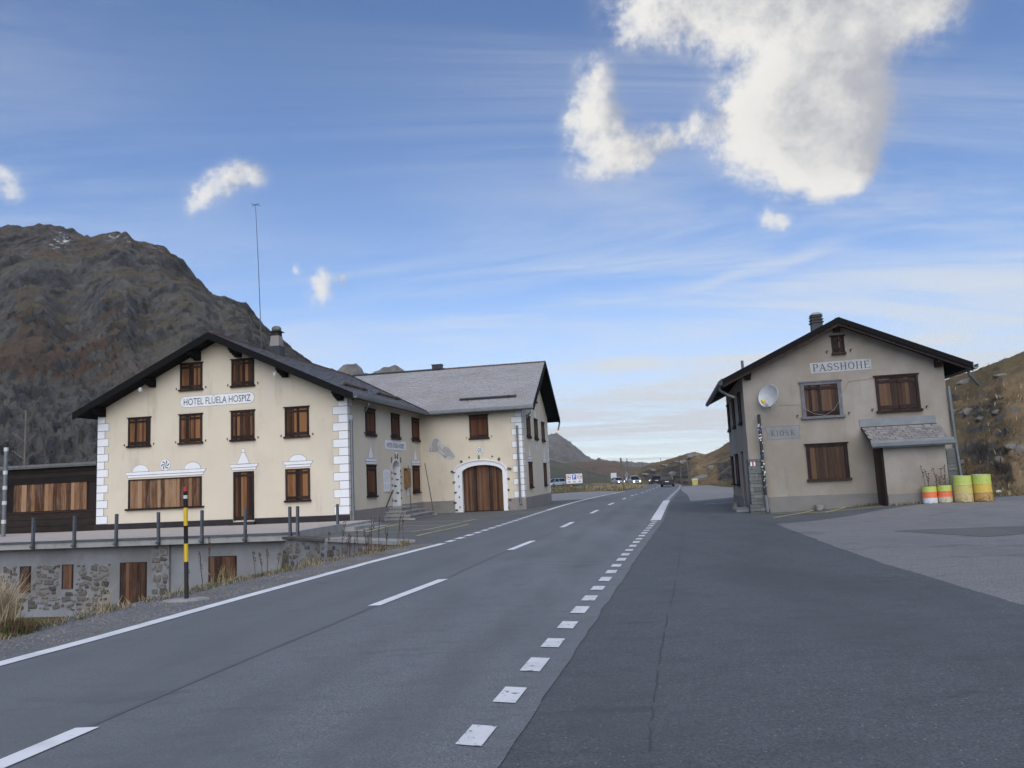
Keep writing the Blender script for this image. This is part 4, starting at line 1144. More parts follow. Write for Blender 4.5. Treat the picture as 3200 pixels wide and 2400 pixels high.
flat('painted_finial', hotel, 'S', 0, [(5.8, 2.98), (6.2, 2.98), (6.2, 3.2), (5.8, 3.2)], 'white', .008)
# entrance niche: white jambs, door at the back
mb = MB()
c = arc(5.975, 2.35, .573, .428, 180, 0, 14)
mb.box(-.499, .012, 6.50, 6.548, .48, 2.35); mb.box(-.499, .012, 5.402, 5.45, .48, 2.35)
for i in range(14):
    (y0, z0), (y1, z1) = c[i], c[i + 1]
    mb.add([(.012, y0, z0), (.012, y1, z1), (-.499, y1, z1), (-.499, y0, z0)], [(0, 1, 2, 3)])
mb.build('entrance_arch', M['white'], hotel)
ringo = arc(5.975, 2.35, .68, .53, 180, 0, 14)
for i in range(14):
    pass
flat('arch_band', hotel, 'S', 0, arc(5.975, 2.35, .66, .52, 180, 0, 14) + arc(5.975, 2.35, .576, .43, 0, 180, 14), 'white', 0)
dm = MB().box(-.56, -.50, 5.40, 6.55, .48, 2.78).build('entrance_door', M['frame_wood'], hotel)
MB().box(-.5, .02, 5.40, 6.55, .30, .48).build('threshold', M['concrete'], hotel)
for (yy, zz_) in [(6.2, 2.25), (6.47, 1.75)]: pass
for k, zz_ in enumerate((.75, 1.15, 1.5, 1.82, 2.12)):
    put_stone(hotel, -.25 + (k % 2) * .12, 6.498, zz_, .16, .09, 0, dep=.5)
    put_stone(hotel, .014, 6.62 + (k % 2) * .05, zz_ + .12, .14, .12, R(90), dep=.6)
    put_stone(hotel, .014, 5.30, zz_ + .05, .13, .12, R(90), dep=.6)
for k, (yy, zz_) in enumerate([(5.3, 2.8), (5.85, 2.98), (6.15, 2.98), (6.68, 2.8)]):
    link('stone', STONES[k], hotel, (.012, yy, zz_), (0, R(random.uniform(-12, 12)), R(90)), (.11, .9, .30))
st = MB().box(.04, 1.35, 3.9, 7.6, -.25, .06).box(.04, 1.40, 3.85, 7.65, .06, .12).build('entrance_step', M['concrete'], hotel)
MB().box(.04, 1.02, 4.25, 7.3, .121, .24).box(.04, 1.07, 4.2, 7.35, .24, .30).build('entrance_step', M['concrete'], hotel)
MB().box(.04, .70, 4.65, 7.0, .301, .42).box(.04, .75, 4.6, 7.05, .42, .48).build('entrance_step', M['concrete'], hotel)
mb = MB(); mb.tube([(.10, 4.15, .55), (.10, 4.25, .62), (.10, 5.1, 1.28), (.10, 5.22, 1.30)], .03, 6); mb.build('handrail', M['iron'], hotel)
# wing front
window(hotel, 'F', 10.2, 2.84, 3.90, 3.86, 5.17, 6, 'side_shutter')
sur = flat('garage_surround', hotel, 'F', 10.2, [(2.30, -.1), (2.30, 2.02)] + arc(3.44, 2.02, 1.14, .40, 180, 0, 16) + [(4.58, -.1), (4.83, -.1), (4.83, 2.10)] + arc(3.345, 2.10, 1.485, .60, 0, 180, 18) + [(1.86, 2.10), (1.86, -.1)], 'white', 0, proud=.02)
mb = MB()
c = arc(3.44, 2.02, 1.139, .399, 180, 0, 16)
mb.box(2.24, 2.302, 10.19, 10.44, -.1, 2.02); mb.box(4.578, 4.63, 10.19, 10.44, -.1, 2.02)
for i in range(16):
    (x0, z0), (x1, z1) = c[i], c[i + 1]
    mb.add([(x0, 10.19, z0), (x1, 10.19, z1), (x1, 10.46, z1), (x0, 10.46, z0)], [(0, 1, 2, 3)])
mb.build('garage_reveal', M['white'], hotel)
mb = MB()
pr = arc(3.345, 2.10, 1.50, .62, 180, 0, 18); pr2 = arc(3.345, 2.10, 1.44, .56, 0, 180, 18)
mb.prism([(p[0], 10.12, p[1]) for p in pr + pr2], (0, .06, 0)); mb.build('arch_drip', M['white'], hotel)
gd = MB().box(2.25, 4.63, 10.47, 10.53, -.12, 2.5).build('garage_door', M['frame_wood'], hotel)
for l in range(3):
    x0 = 2.33 + l * .755
    for k in range(6):
        xa = x0 + k * .113; xm = xa + .055 - 3.44
        top = 2.02 + .40 * math.sqrt(max(0, 1 - (xm / 1.14) ** 2)) - .01
        slab('door_board', gd, xa, xa + .109, 10.44 - random.uniform(0, .008), 10.468, -.06, top, 'garage_wood')
for (x_, z_, w_, h_) in [(1.8, 2.12, .28, .13), (1.84, 1.55, .18, .11), (1.9, .98, .16, .10), (1.86, .42, .2, .11), (1.93, .02, .18, .12), (2.12, 1.85, .06, .13), (2.13, 1.3, .06, .13), (2.12, .72, .06, .13), (2.14, .18, .06, .12),
                         (2.3, 2.66, .13, .14), (2.75, 2.88, .09, .08), (3.3, 2.86, .11, .22), (4.05, 2.86, .10, .09), (4.42, 2.68, .15, .17), (4.98, 2.14, .26, .13), (4.9, 1.6, .14, .12), (4.88, 1.0, .12, .12), (4.94, .45, .18, .12), (4.86, .05, .1, .14)]:
    put_stone(hotel, x_, 10.178, z_, w_, h_, 0, dep=1.2)
# mural with two marmots
loc, rot = frame_on('F', 10.2, 0, 0, 0)
mu = flat('mural', hotel, 'F', 10.2, [(.45, 3.35), (.50, 3.55), (.62, 3.85), (.78, 4.05), (.98, 4.03), (1.14, 3.88), (1.22, 3.68), (1.42, 3.62), (1.68, 3.45), (1.86, 3.20), (1.98, 2.95), (1.88, 2.80), (1.62, 2.76), (1.36, 2.86), (1.12, 3.08), (.92, 3.24), (.66, 3.24)], 'mural_ground', 0, proud=.006)
mm = MB()
mar1 = [(.68, 3.32), (.70, 3.55), (.68, 3.72), (.74, 3.86), (.84, 3.97), (.96, 3.97), (1.03, 3.88), (1.00, 3.80), (.93, 3.78), (.97, 3.64), (1.00, 3.48), (1.04, 3.36), (.98, 3.30), (.84, 3.28)]
mar2 = [(1.24, 3.32), (1.32, 3.46), (1.42, 3.50), (1.56, 3.44), (1.72, 3.28), (1.84, 3.08), (1.93, 2.94), (1.82, 2.92), (1.68, 3.00), (1.52, 3.02), (1.40, 2.94), (1.36, 3.02), (1.42, 3.12), (1.32, 3.24)]
for q in (mar1, mar2): mm.prism([(p[0], -.010, p[1]) for p in q], (0, .004, 0), 0)
def ln(p, q, t=.012, m=1):
    d_ = Vector((q[0] - p[0], q[1] - p[1])); nn = Vector((-d_.y, d_.x)).normalized() * t / 2
    mm.prism([(p[0] + nn.x, -.013, p[1] + nn.y), (q[0] + nn.x, -.013, q[1] + nn.y), (q[0] - nn.x, -.013, q[1] - nn.y), (p[0] - nn.x, -.013, p[1] - nn.y)], (0, .003, 0), m)
for q in (mar1, mar2):
    for i in range(len(q)): ln(q[i], q[(i + 1) % len(q)])
for p, q in [((.50, 3.30), (.60, 3.55)), ((.55, 3.30), (.55, 3.48)), ((.48, 3.30), (.68, 3.30)), ((1.05, 3.62), (1.12, 3.36)), ((1.10, 3.55), (1.18, 3.30)), ((1.02, 3.30), (1.30, 3.02)), ((1.24, 3.20), (1.40, 2.86)), ((.95, 3.84), (.99, 3.88)), ((1.3, 3.02), (1.5, 2.9)), ((1.6, 2.9), (1.8, 2.86)), ((.80, 3.6), (.9, 3.45)), ((1.5, 3.3), (1.65, 3.2)), ((.86, 3.45), (.92, 3.35))]: ln(p, q)
mm.build('marmot_drawing', [M['mural_ink'], M['ink']], mu, (0, 0, 0))
# road gable of the wing
for a in (11.6, 14.35, 17.2): window(hotel, 'S', 5.79, a, a + 1.15, 3.86, 5.10, 6, 'side_shutter')
for a in (11.65, 17.3):
    window(hotel, 'S', 5.79, a, a + 1.1, 1.04, 2.47, 6, 'side_shutter', hooks=False)
    cornice('S', 5.79, a - .02, a + 1.12, 2.52)
    flat('painted_cone', hotel, 'S', 5.79, [(a + .28, 2.80), (a + .84, 2.80), (a + .58, 3.5), (a + .54, 3.5)], 'white', .012)
window(hotel, 'S', 5.79, 14.6, 15.6, 6.15, 6.95, 6, 'side_shutter', hooks=False)
for z0, z1, i in ((5.2, 5.6, 1), (3.15, 3.72, 0)):
    flat('painted_cone', hotel, 'S', 5.79, [(14.6, z1), (15.25, z1), (14.95, z0), (14.90, z0)] if not i else [(14.6, z0), (15.25, z0), (15.1, z1), (14.75, z1)], 'white', .012)
flat('painted_cornice', hotel, 'S', 5.79, [(14.42, 3.58), (15.44, 3.58), (15.44, 3.76), (14.42, 3.76)], 'white', .012)

# wooden veranda on the left
vo = MB().box(-17.3, -12.21, .4, 6, .1, 3.1).build('veranda_wall', M['dark_board'], hotel)
MB().box(-17.7, -12.3, .05, 6.2, 3.1, 3.22).box(-17.72, -12.28, .02, .07, 3.16, 3.27).build('veranda_roof', M['slate_dark'], hotel)
for k, (z0, z1) in enumerate([(.15, .42), (.43, .72), (.73, 1.02), (2.46, 2.66), (2.67, 2.88), (2.89, 3.08)]):
    slab('wall_board', vo, -17.25, -12.23, .36 + .008 * (k % 2), .398, z0, z1 - .006, 'dark_board')
slab('wall_board', vo, -17.25, -12.23, .33, .398, 1.03, 1.10, 'frame_wood'); slab('wall_board', vo, -17.25, -12.23, .33, .398, 2.38, 2.45, 'frame_wood')
x_ = -16.9
while x_ < -13.1:
    wd = random.uniform(.16, .30)
    slab('window_board', vo, x_, min(x_ + wd, -12.95) - .006, .365 - random.uniform(0, .012), .398, 1.12, 2.37, 'pale_wood')
    x_ += wd
slab('window_board', vo, -12.9, -12.5, .375, .398, 1.12, 2.37, 'dark_board')

# things fixed to the hotel
def htop(name, loc, label, cat, rz=0, group=None):
    p = Matrix.Rotation(HA, 4, 'Z') @ Vector(loc)
    return empty(name, (p.x - 7.11, p.y + 32.97, p.z), HA + rz, label, cat, group)
nb = htop('notice_box', (.02, 7.15, 1.40), 'open wooden notice box on the wall right of the arched entrance', 'notice box', R(90))
MB().box(0, .58, -.14, 0, 0, .88).build('case', M['box_wood'], nb)
MB().box(.04, .54, -.155, -.141, .05, .83).build('panel', M['box_wood'], nb)
mb = MB().box(-.03, 0.0, -.36, -.02, 0, .85); mb.build('open_door', M['box_wood'], nb)
MB().prism([(-.05, -.2, .90), (.63, -.2, .90), (.63, 0, .98), (-.05, 0, .98)], (0, 0, .03)).build('rain_cover', M['box_wood'], nb)
pn = htop('price_list', (.02, 4.05, 1.25), 'white printed notice with rounded top on the wall left of the arched entrance', 'notice', R(90))
MB().prism([(0, -.02, 0), (.9, -.02, 0), (.9, -.02, 1.0), (.8, -.02, 1.06), (.1, -.02, 1.06), (0, -.02, 1.0)], (0, .018, 0)).build('panel', M['white_sign'], pn)
mb = MB()
for k in range(13):
    z_ = .92 - k * .066
    if k in (3, 8): continue
    for (a, b) in ([(.12, .78)] if k in (0, 1, 4) else [(.12, .40), (.52, .78)]): mb.box(a, b - random.uniform(0, .08), -.024, -.0205, z_, z_ + .03)
mb.build('print', M['paper'], pn)
sn = htop('small_notice', (.02, 7.5, .98), 'small white sheet below the wooden notice box', 'notice', R(90))
MB().box(0, .42, -.012, 0, 0, .38).build('sheet', M['white_sign'], sn)
mb = MB()
for k in range(6): mb.box(.05, .36 - random.uniform(0, .08), -.016, -.0125, .30 - k * .05, .32 - k * .05)
mb.build('print', M['paper'], sn)
am = htop('antenna_mast', (-6.1, 3.81, RZ + .04), 'tall thin metal mast with crossed tip on the hotel ridge beside the chimney', 'antenna')
mb = MB(); mb.tube([(0, 0, 0), (-.1, -.05, 4), (-.22, -.1, 7.45)], .022, 6, 0, .012); mb.build('pole', M['steel'], am)
mb = MB(); mb.tube([(-.44, -.05, 7.40), (0, -.15, 7.46)], .014, 5); mb.tube([(-.44, -.15, 7.49), (0, -.05, 7.37)], .014, 5); mb.build('crossed_tip', M['steel'], am)
MB().box(-.12, .12, -.12, .12, -.12, .02).build('foot', M['zinc_dark'], am)

# ================================================================== terrace in front of the hotel
ter = htop('terrace', (0, 0, 0), 'concrete terrace on a grey rubble wall in front of the hotel', 'terrace')
TD = -6.85
MB().box(-24, .95, TD + .03, -.045, -.02, .15).build('paving', M['terrace'], ter)
MB().box(-24, 1.05, TD - .12, TD + .029, -.10, .10).build('edge_beam', M['concrete'], ter)
MB().box(-24, 1.05, TD - .16, TD + .03, .101, .165).build('edge_coping', M['steel'], ter)
MB().box(.951, 1.08, TD + .03, -3.3, -.3, .20).build('side_kerb', M['concrete'], ter)
mb = MB()
mb.box(-24, .20, TD + .25, TD + .6, -2.6, -.10)
mb.build('retaining_wall', M['stucco'], ter)
POST = MB().box(-.038, -.016, -.05, .05, -.2, .90).box(.016, .038, -.05, .05, -.2, .90).box(-.016, .016, -.05, -.03, -.2, .88).box(-.06, .06, -.10, -.02, -.16, -.10).mesh('railing_post', M['steel'])
for px in (-14.0, -12.35, -10.68, -9.02, -7.35, -5.69, -4.05, -2.41, -.81, .82, 1.08):
    link('railing_post', POST, ter, (px, TD - .19, .12), (0, R(random.uniform(-1.2, 1.2)), 0))
link('railing_post', POST, ter, (.98, -3.55, .05))
for k, (z0, z1, x1) in enumerate([(-.3, -.06, 1.9), (-.059, .06, 1.55)]):
    MB().box(1.081, x1, -3.3, -.25 - .2 * k, z0, z1).build('step', M['concrete'], ter)
MB().box(.951, 1.08, -3.29, -.05, -.3, .148).build('step', M['concrete'], ter)
WP = TD + .25
def low_window(a, b, z0, z1, n):
    window(ter, 'F', WP, a, b, z0, z1, n, 'garage_wood', hooks=False, crown=False, battens=False, leaves=1, sillw=0, fw=.05, proud=.02, name='shuttered_opening')
low_window(-5.85, -4.80, -2.3, -.66, 6); low_window(-2.43, -1.38, -1.5, -.54, 6); low_window(-8.18, -7.72, -1.6, -.67, 3); low_window(-9.92, -9.46, -1.7, -.69, 3); low_window(-11.9, -11.4, -1.7, -.69, 3)
blocked = [(-8.25, -7.65, -1.65, -.6), (-9.99, -9.39, -1.75, -.62)]
def rubble(parent, x0, x1, z0, z1, y_, tiers, rz=0, f=None, meshes=STONES):
    """fill a field with stones, the large ones first, the small ones into the gaps"""
    put = []
    for (w0, h0, tries) in tiers:
        for _ in range(tries):
            w_, h = w0 * random.uniform(.7, 1.25), h0 * random.uniform(.7, 1.25)
            x, z = random.uniform(x0 + w_ / 2, x1 - w_ / 2), random.uniform(z0 + h / 2, z1 - h / 2)
            if any(abs(x - a) < (w_ + c) * .46 and abs(z - b) < (h + d) * .46 for a, b, c, d in put): continue
            if any(a < x + w_ * .5 and x - w_ * .5 < b and c0 < z + h * .5 and z - h * .5 < c1 for a, b, c0, c1 in blocked): continue
            put.append((x, z, w_, h))
    for x, z, w_, h in put:
        if f: put_stone(parent, *f(x), z, w_, h, rz, meshes)
        else: put_stone(parent, x, y_, z, w_, h, rz, meshes)
rubble(ter, -11.4, -6.2, -2.3, -.70, WP - .001, [(.42, .17, 120), (.28, .12, 300), (.18, .09, 420), (.11, .06, 520)])
MB().box(-4.58, -3.88, WP - .10, WP - .001, -2.6, -.10).build('stone_pier', M['stucco'], ter)
rubble(ter, -4.60, -3.86, -2.2, -.12, WP - .101, [(.40, .26, 60), (.26, .18, 120), (.14, .11, 160)])
# rubble wall along the edge of the forecourt
A2, B2 = Vector((.2, TD + .25)), None
iw = Matrix.Rotation(-HA, 4, 'Z')
def to_h(x, y_):
    v = iw @ Vector((x + 7.11, y_ - 32.97, 0)); return Vector((v.x, v.y))
e0, e1 = Vector((.2, TD + .25)), to_h(-3.05, 20.75)
mb = MB(); dvec = (e1 - e0); ang = math.atan2(dvec.y, dvec.x); L_ = dvec.length
nrm = Vector((dvec.y, -dvec.x)).normalized()      # outward, toward the yard
top = lambda f: -.10
mb.prism([(e0.x, e0.y, -2.6), (e1.x, e1.y, -.9), (e1.x, e1.y, -.04), (e0.x, e0.y, -.04)], (-nrm.x * .35, -nrm.y * .35, 0)); mb.build('forecourt_wall', M['stucco'], ter)
ff = lambda t: (e0.x + dvec.x / L_ * t + nrm.x * .002, e0.y + dvec.y / L_ * t + nrm.y * .002)
rubble(ter, .05, L_ * .55, -1.6, -.1, 0, [(.5, .28, 60), (.32, .2, 120), (.18, .12, 200)], ang, ff)
rubble(ter, L_ * .55, L_ * .9, -.8, -.12, 0, [(.6, .3, 40), (.35, .2, 60), (.2, .14, 80)], ang, ff)
mb = MB(); a_, b_ = e0 + dvec * .45, e0 + dvec * .97
mb.prism([(a_.x + nrm.x * .1, a_.y + nrm.y * .1, -.04), (b_.x + nrm.x * .1, b_.y + nrm.y * .1, -.02), (b_.x - nrm.x * .5, b_.y - nrm.y * .5, -.02), (a_.x - nrm.x * .5, a_.y - nrm.y * .5, -.04)], (0, 0, .10)); mb.build('wall_coping', M['concrete'], ter)
mb = MB(); a_, b_ = e0 + dvec * .02, e0 + dvec * .42
mb.prism([(a_.x + nrm.x * .12, a_.y + nrm.y * .12, -.03), (b_.x + nrm.x * .12, b_.y + nrm.y * .12, -.05), (b_.x - nrm.x * .4, b_.y - nrm.y * .4, -.05), (a_.x - nrm.x * .4, a_.y - nrm.y * .4, -.03)], (0, 0, .07)); mb.build('cap_slab', M['stone'], ter)

# ================================================================== kiosk house
KA = R(-11)
KO = Vector((8.62, 27.12, 0))
def ktop(name, loc, label, cat, rz=0, group=None):
    p = Matrix.Rotation(KA, 4, 'Z') @ Vector(loc)
    return empty(name, (p.x + KO.x, p.y + KO.y, p.z), KA + rz, label, cat, group)
kio = ktop('kiosk_house', (0, 0, 0), 'weathered grey gabled kiosk house with boarded windows right of the road', 'house')
KR, KE, KX = 6.56, 4.68, 2.86
KS = (KR - KE) / 4.0
kz = lambda x: KR - .16 - KS * abs(x - KX)
mb = MB()
mb.prism([(-.44, 0, -.2), (6.16, 0, -.2), (6.16, 0, kz(6.16)), (KX, 0, kz(KX)), (-.44, 0, kz(-.44))], (0, .3, 0))
mb.box(5.86, 6.16, .3, 7.6, -.2, kz(6.16))
mb.prism([(-.44, 7.3, -.2), (6.16, 7.3, -.2), (6.16, 7.3, kz(6.16)), (KX, 7.3, kz(KX)), (-.44, 7.3, kz(-.44))], (0, .3, 0))
# road side with the door opening
for y0, y1, z0, z1 in ((.3, 1.5, -.2, kz(-.44)), (2.6, 7.3, -.2, kz(-.44)), (1.5, 2.6, 2.2, kz(-.44))): mb.box(-.44, -.14, y0, y1, z0, z1)
mb.build('wall', M['kplaster'], kio)
mb = MB(); mb.box(.02, 3.66, -.03, -.001, -.2, .54)
mb.box(-.47, -.441, 2.66, 7.5, -.2, .45); mb.box(-.47, -.441, .45, 1.44, -.2, .45); mb.build('plinth', M['kplinth'], kio)
MB().box(-.30, -.24, 1.5, 2.6, .1, 2.2).build('door', M['side_shutter'], kio)
mb = MB(); mb.box(-.47, -.16, 1.42, 1.5, 0, 2.28); mb.box(-.47, -.16, 2.6, 2.68, 0, 2.28); mb.box(-.47, -.16, 1.5, 2.6, 2.2, 2.28); mb.build('door_frame', M['plinth'], kio)
MB().box(-.9, -.16, 1.0, 2.9, -.1, .10).build('door_step', M['concrete'], kio)
# roof
roof = MB()
roof.prism([(KX, -.5, KR), (6.88, -.5, KE), (6.88, 8.6, KE), (KX, 8.6, KR)], (0, 0, -.12))
roof.prism([(KX, -.5, KR), (KX, 8.6, KR), (-1.15, 8.6, KE), (-1.15, -.5, KE)], (0, 0, -.12))
kro = roof.build('roof', M['roofedge'], kio)
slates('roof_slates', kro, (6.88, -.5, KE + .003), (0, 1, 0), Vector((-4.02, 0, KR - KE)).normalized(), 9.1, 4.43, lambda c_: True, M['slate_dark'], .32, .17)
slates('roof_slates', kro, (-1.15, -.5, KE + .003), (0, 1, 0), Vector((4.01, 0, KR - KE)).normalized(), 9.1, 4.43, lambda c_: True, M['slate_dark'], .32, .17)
for sgn in (1, -1):
    xe = KX + sgn * 4.03
    mb = MB(); mb.prism([(KX, -.545, KR + .03), (xe, -.545, KE + .03), (xe, -.545, KE - .16), (KX, -.545, KR - .16)], (0, .04, 0)); mb.build('verge_board', M['roofedge'], kro)
    mb = MB(); mb.prism([(KX, -.50, KR - .12), (xe, -.50, KE - .12), (xe, -.50, KE - .26), (KX, -.50, KR - .26)], (0, .05, 0)); mb.build('barge_board', M['frame_wood'], kro)
for bx in (-.25, 2.86, 5.98):
    zt = kz(bx); prof = [(0, .05), (0, -.26), (-.15, -.26), (-.22, -.16), (-.42, -.12), (-.42, .05)]
    mb = MB(); mb.prism([(bx - .10, y_ - .002, zt + z_) for y_, z_ in prof], (.2, 0, 0)); mb.build('purlin_end', M['frame_wood'], kio)
gutter(kro, (6.885, -.55, KE - .05), (6.885, 8.6, KE - .05))
def gutter_l(parent, x, y0, y1, z):
    prof = [(0.0, 0.10), (0.0, -0.10), (-0.05, -0.13), (-0.11, -0.13), (-0.15, -0.08), (-0.15, 0.0), (-0.02, 0.10)]
    m_ = MB(); m_.prism([(x + a, y0, z + b) for a, b in prof], (0, y1 - y0, 0)); m_.build('gutter', M['zinc_dark'], parent)
gutter_l(kro, -1.155, -.55, 8.6, KE - .05)
mb = MB(); mb.tube([(-1.22, .1, KE - .15), (-1.22, .1, KE - .3), (-.95, .0, KE - .5), (-.75, -.05, KE - .6)], .05, 8); mb.build('gutter_outlet', M['zinc'], kro)
mb = MB(); mb.tube([(6.96, .1, KE - .15), (6.96, .1, KE - .32), (7.12, .3, KE - .42), (7.5, .9, KE - .62)], .05, 8); mb.build('gutter_outlet', M['zinc'], kro)
# chimney
mb = MB(); cx0, cy0 = 2.62, 2.0
mb.box(cx0 - .19, cx0 + .19, cy0 - .2, cy0 + .2, 6.2, 6.95, 0)
for k in range(3): mb.box(cx0 - .23 + .01 * k, cx0 + .23 - .01 * k, cy0 - .24, cy0 + .24, 6.86 + k * .11, 6.90 + k * .11, 1)
mb.add([(cx0 + a * .22, cy0 + b * .23, 7.17) for a, b in ((-1, -1), (1, -1), (1, 1), (-1, 1))] + [(cx0 + a * .11, cy0 + b * .11, 7.27) for a, b in ((-1, -1), (1, -1), (1, 1), (-1, 1))], [(0, 1, 5, 4), (1, 2, 6, 5), (2, 3, 7, 6), (3, 0, 4, 7), (4, 5, 6, 7)], 2)
mb.box(cx0 - .17, cx0 + .17, cy0 - .18, cy0 + .18, 6.95, 7.17, 0)
mb.build('chimney', [M['zinc_dark'], M['iron'], M['concrete']], kro)
mb = MB(); mb.tube([(-.35, .3, KE + .3), (-.35, .35, KE + .75)], .05, 8); mb.build('snow_guard', M['pole_wood'], kro)
# windows
wu = window(kio, 'F', 0, 1.49, 2.83, 3.20, 4.47, 10, 'shutter_k', 'greytrim', fw=.12)
window(kio, 'F', 0, 3.95, 5.31, 3.26, 4.51, 10, 'shutter_k', fw=.09)
window(kio, 'F', 0, 1.49, 2.84, 1.04, 2.30, 9, 'shutter_k', fw=.11, hooks=False, battens=False)
window(kio, 'F', 0, 2.67, 3.08, 5.38, 6.03, 4, 'shutter_k', fw=.05, sillw=.03)
for y0 in (1.1, 3.75, 6.3): window(kio, 'L', -.44, y0, y0 + .78, 3.2, 4.36, 4, 'side_shutter')
window(kio, 'L', -.44, 3.95, 4.95, .9, 2.15, 6, 'side_shutter', hooks=False); window(kio, 'L', -.44, 6.3, 7.0, .9, 2.1, 4, 'side_shutter', hooks=False)
# sign fields with lettering
sp_ = flat('name_field', kio, 'F', 0, [(1.90, 4.75), (3.88, 4.77), (3.90, 5.12), (3.60, 5.14), (1.88, 5.12)], 'sign_grey', 0, proud=.006)
serif('lettering', sp_, 'PASSHOHE', 1.97, 3.84, 4.82, 5.07, -.012, 'ink')
sk = flat('name_field', kio, 'F', 0, [(.24, 2.53), (1.34, 2.53), (1.31, 2.75), (1.36, 2.97), (.20, 2.97), (.26, 2.75)], 'sign_dull', .012, proud=.006)
serif('lettering', sk, 'K.I.O.S.K', .38, 1.18, 2.64, 2.83, -.012, 'ink')
# stone pier with stacked slabs at the corner
z_ = -.05; k = 0
while z_ < 1.84:
    h = random.uniform(.09, .15); n = 2 if k % 3 else 1
    ex_ = .10 if z_ < .22 else .03 + random.uniform(0, .02)
    cuts = [-.44 - ex_, (-.44 + random.uniform(.05, .28)), .0 + ex_ * .5] if n == 2 else [-.44 - ex_, ex_ * .5]
    for a, b in zip(cuts[:-1], cuts[1:]):
        slab('pier_stone', kio, a + .004, b - .004, -.10 - ex_ * random.uniform(.6, 1.1), .44, z_, min(z_ + h, 1.89) - .008, 'slatestone')
    z_ += h; k += 1
MB().box(-.45, -.01, -.085, .42, -.05, 1.885).build('pier_core', M['kplinth'], kio)
z_ = .0; k = 0
while z_ < 1.86:      # dark stone at the right corner
    h = random.uniform(.10, .16)
    for a, b in ((5.64, 5.92), (5.92, 6.22)):
        slab('corner_stone', kio, a + .004, b - .004, -.06 - random.uniform(0, .02), -.002, z_, z_ + h - .008, 'slatestone')
    z_ += h
mk = MB().box(-.41, -.355, -.138, -.136, 1.64, 1.84, 0).box(-.354, -.30, -.138, -.136, 1.64, 1.84, 1).box(-.299, -.245, -.138, -.136, 1.64, 1.84, 0).build('trail_marker', [M['white_sign'], M['red']], kio)
# downpipes, the left one covered in stickers
mb = MB(); mb.tube([(.0, -.20, 3.42), (.0, -.20, .5), (.06, -.20, .0)], .055, 10); dp = mb.build('downpipe', M['zinc_dark'], kio)
mb = MB(); mb.tube([(.03, -.20, .03), (.008, -.20, .62)], .068, 10); mb.build('pipe_shoe', M['zinc'], dp)
smats = [M['white_sign'], M['reflector'], M['black'], M['reflector'], M['blue_sign'], M['zinc']]
for k in range(46):
    z_ = random.choice([random.uniform(.85, 2.4), random.uniform(.85, 2.3), random.uniform(2.4, 3.25)])
    r_ = random.uniform(.018, .04); a = R(random.uniform(-60, 60)); sx_ = .0575 + .0006 * k / 3
    m_ = MB()
    if random.random() < .5: q = arc(0, 0, r_, r_, 0, 315, 7)
    else: q = [(-r_, -r_ * .7), (r_, -r_ * .7), (r_, r_ * .7), (-r_, r_ * .7)]
    m_.prism([(p[0], -.0008, p[1]) for p in q], (0, .0008, 0))
    m_.build('sticker', random.choice(smats), dp, (math.sin(a) * sx_, -.20 - math.cos(a) * sx_, z_), (0, R(random.uniform(-20, 20)), a))
mb = MB(); mb.tube([(6.22, -.09, 4.0), (6.24, -.09, 1.9), (6.30, -.16, .2)], .05, 10); mb.build('downpipe', M['zinc'], kio)
# cable hanging over the window
mb = MB(); mb.tube([(.75, -.02, 3.72), (1.4, -.03, 3.70), (1.62, -.09, 3.5), (1.85, -.10, 3.34), (2.2, -.10, 3.26), (2.5, -.10, 3.42), (2.72, -.09, 3.72), (2.8, -.06, 3.95), (3.1, -.02, 4.4), (3.7, -.02, 4.43), (4.05, -.02, 4.53)], .006, 5); mb.build('cable', M['concrete'], kio)
# porch with lean-to roof
mb = MB(); mb.prism([(3.72, -1.0, 0), (5.60, -1.0, 0), (5.60, -1.0, 2.16), (3.72, -1.0, 2.16)], (0, .12, 0)); mb.prism([(5.60, -.88, 0), (5.60, -.001, 0), (5.60, -.001, 2.64), (5.60, -.88, 2.2)], (-.12, 0, 0)); mb.build('porch_wall', M['kplaster'], kio)
MB().box(3.73, 5.62, -1.03, -1.001, 0, .52).build('porch_plinth', M['kplinth'], kio)
po = MB().box(3.68, 3.72, -.99, -.002, .05, 2.2).build('porch_door', M['frame_wood'], kio)
for k in range(6): slab('door_board', po, 3.655, 3.679, -.985 + k * .162, -.985 + (k + 1) * .162 - .005, .1, 2.16, 'shutter_k')
pr_ = MB(); pr_.prism([(3.36, -1.16, 2.19), (5.80, -1.16, 2.19), (5.74, -.002, 2.79), (3.34, -.002, 2.79)], (0, 0, -.07)); pro = pr_.build('porch_roof', M['frame_wood'], kio)
slates('slate', pro, (3.36, -1.16, 2.193), (1, 0, 0), Vector((0, 1.158, .60)).normalized(), 2.42, 1.27, lambda c_: True, M['slate_part'], .25, .165, single=True)
MB().box(3.32, 5.73, -.03, -.001, 2.79, 3.06).build('flashing', M['zinc'], pro)
gutter(pro, (3.33, -1.162, 2.17), (5.84, -1.162, 2.17))

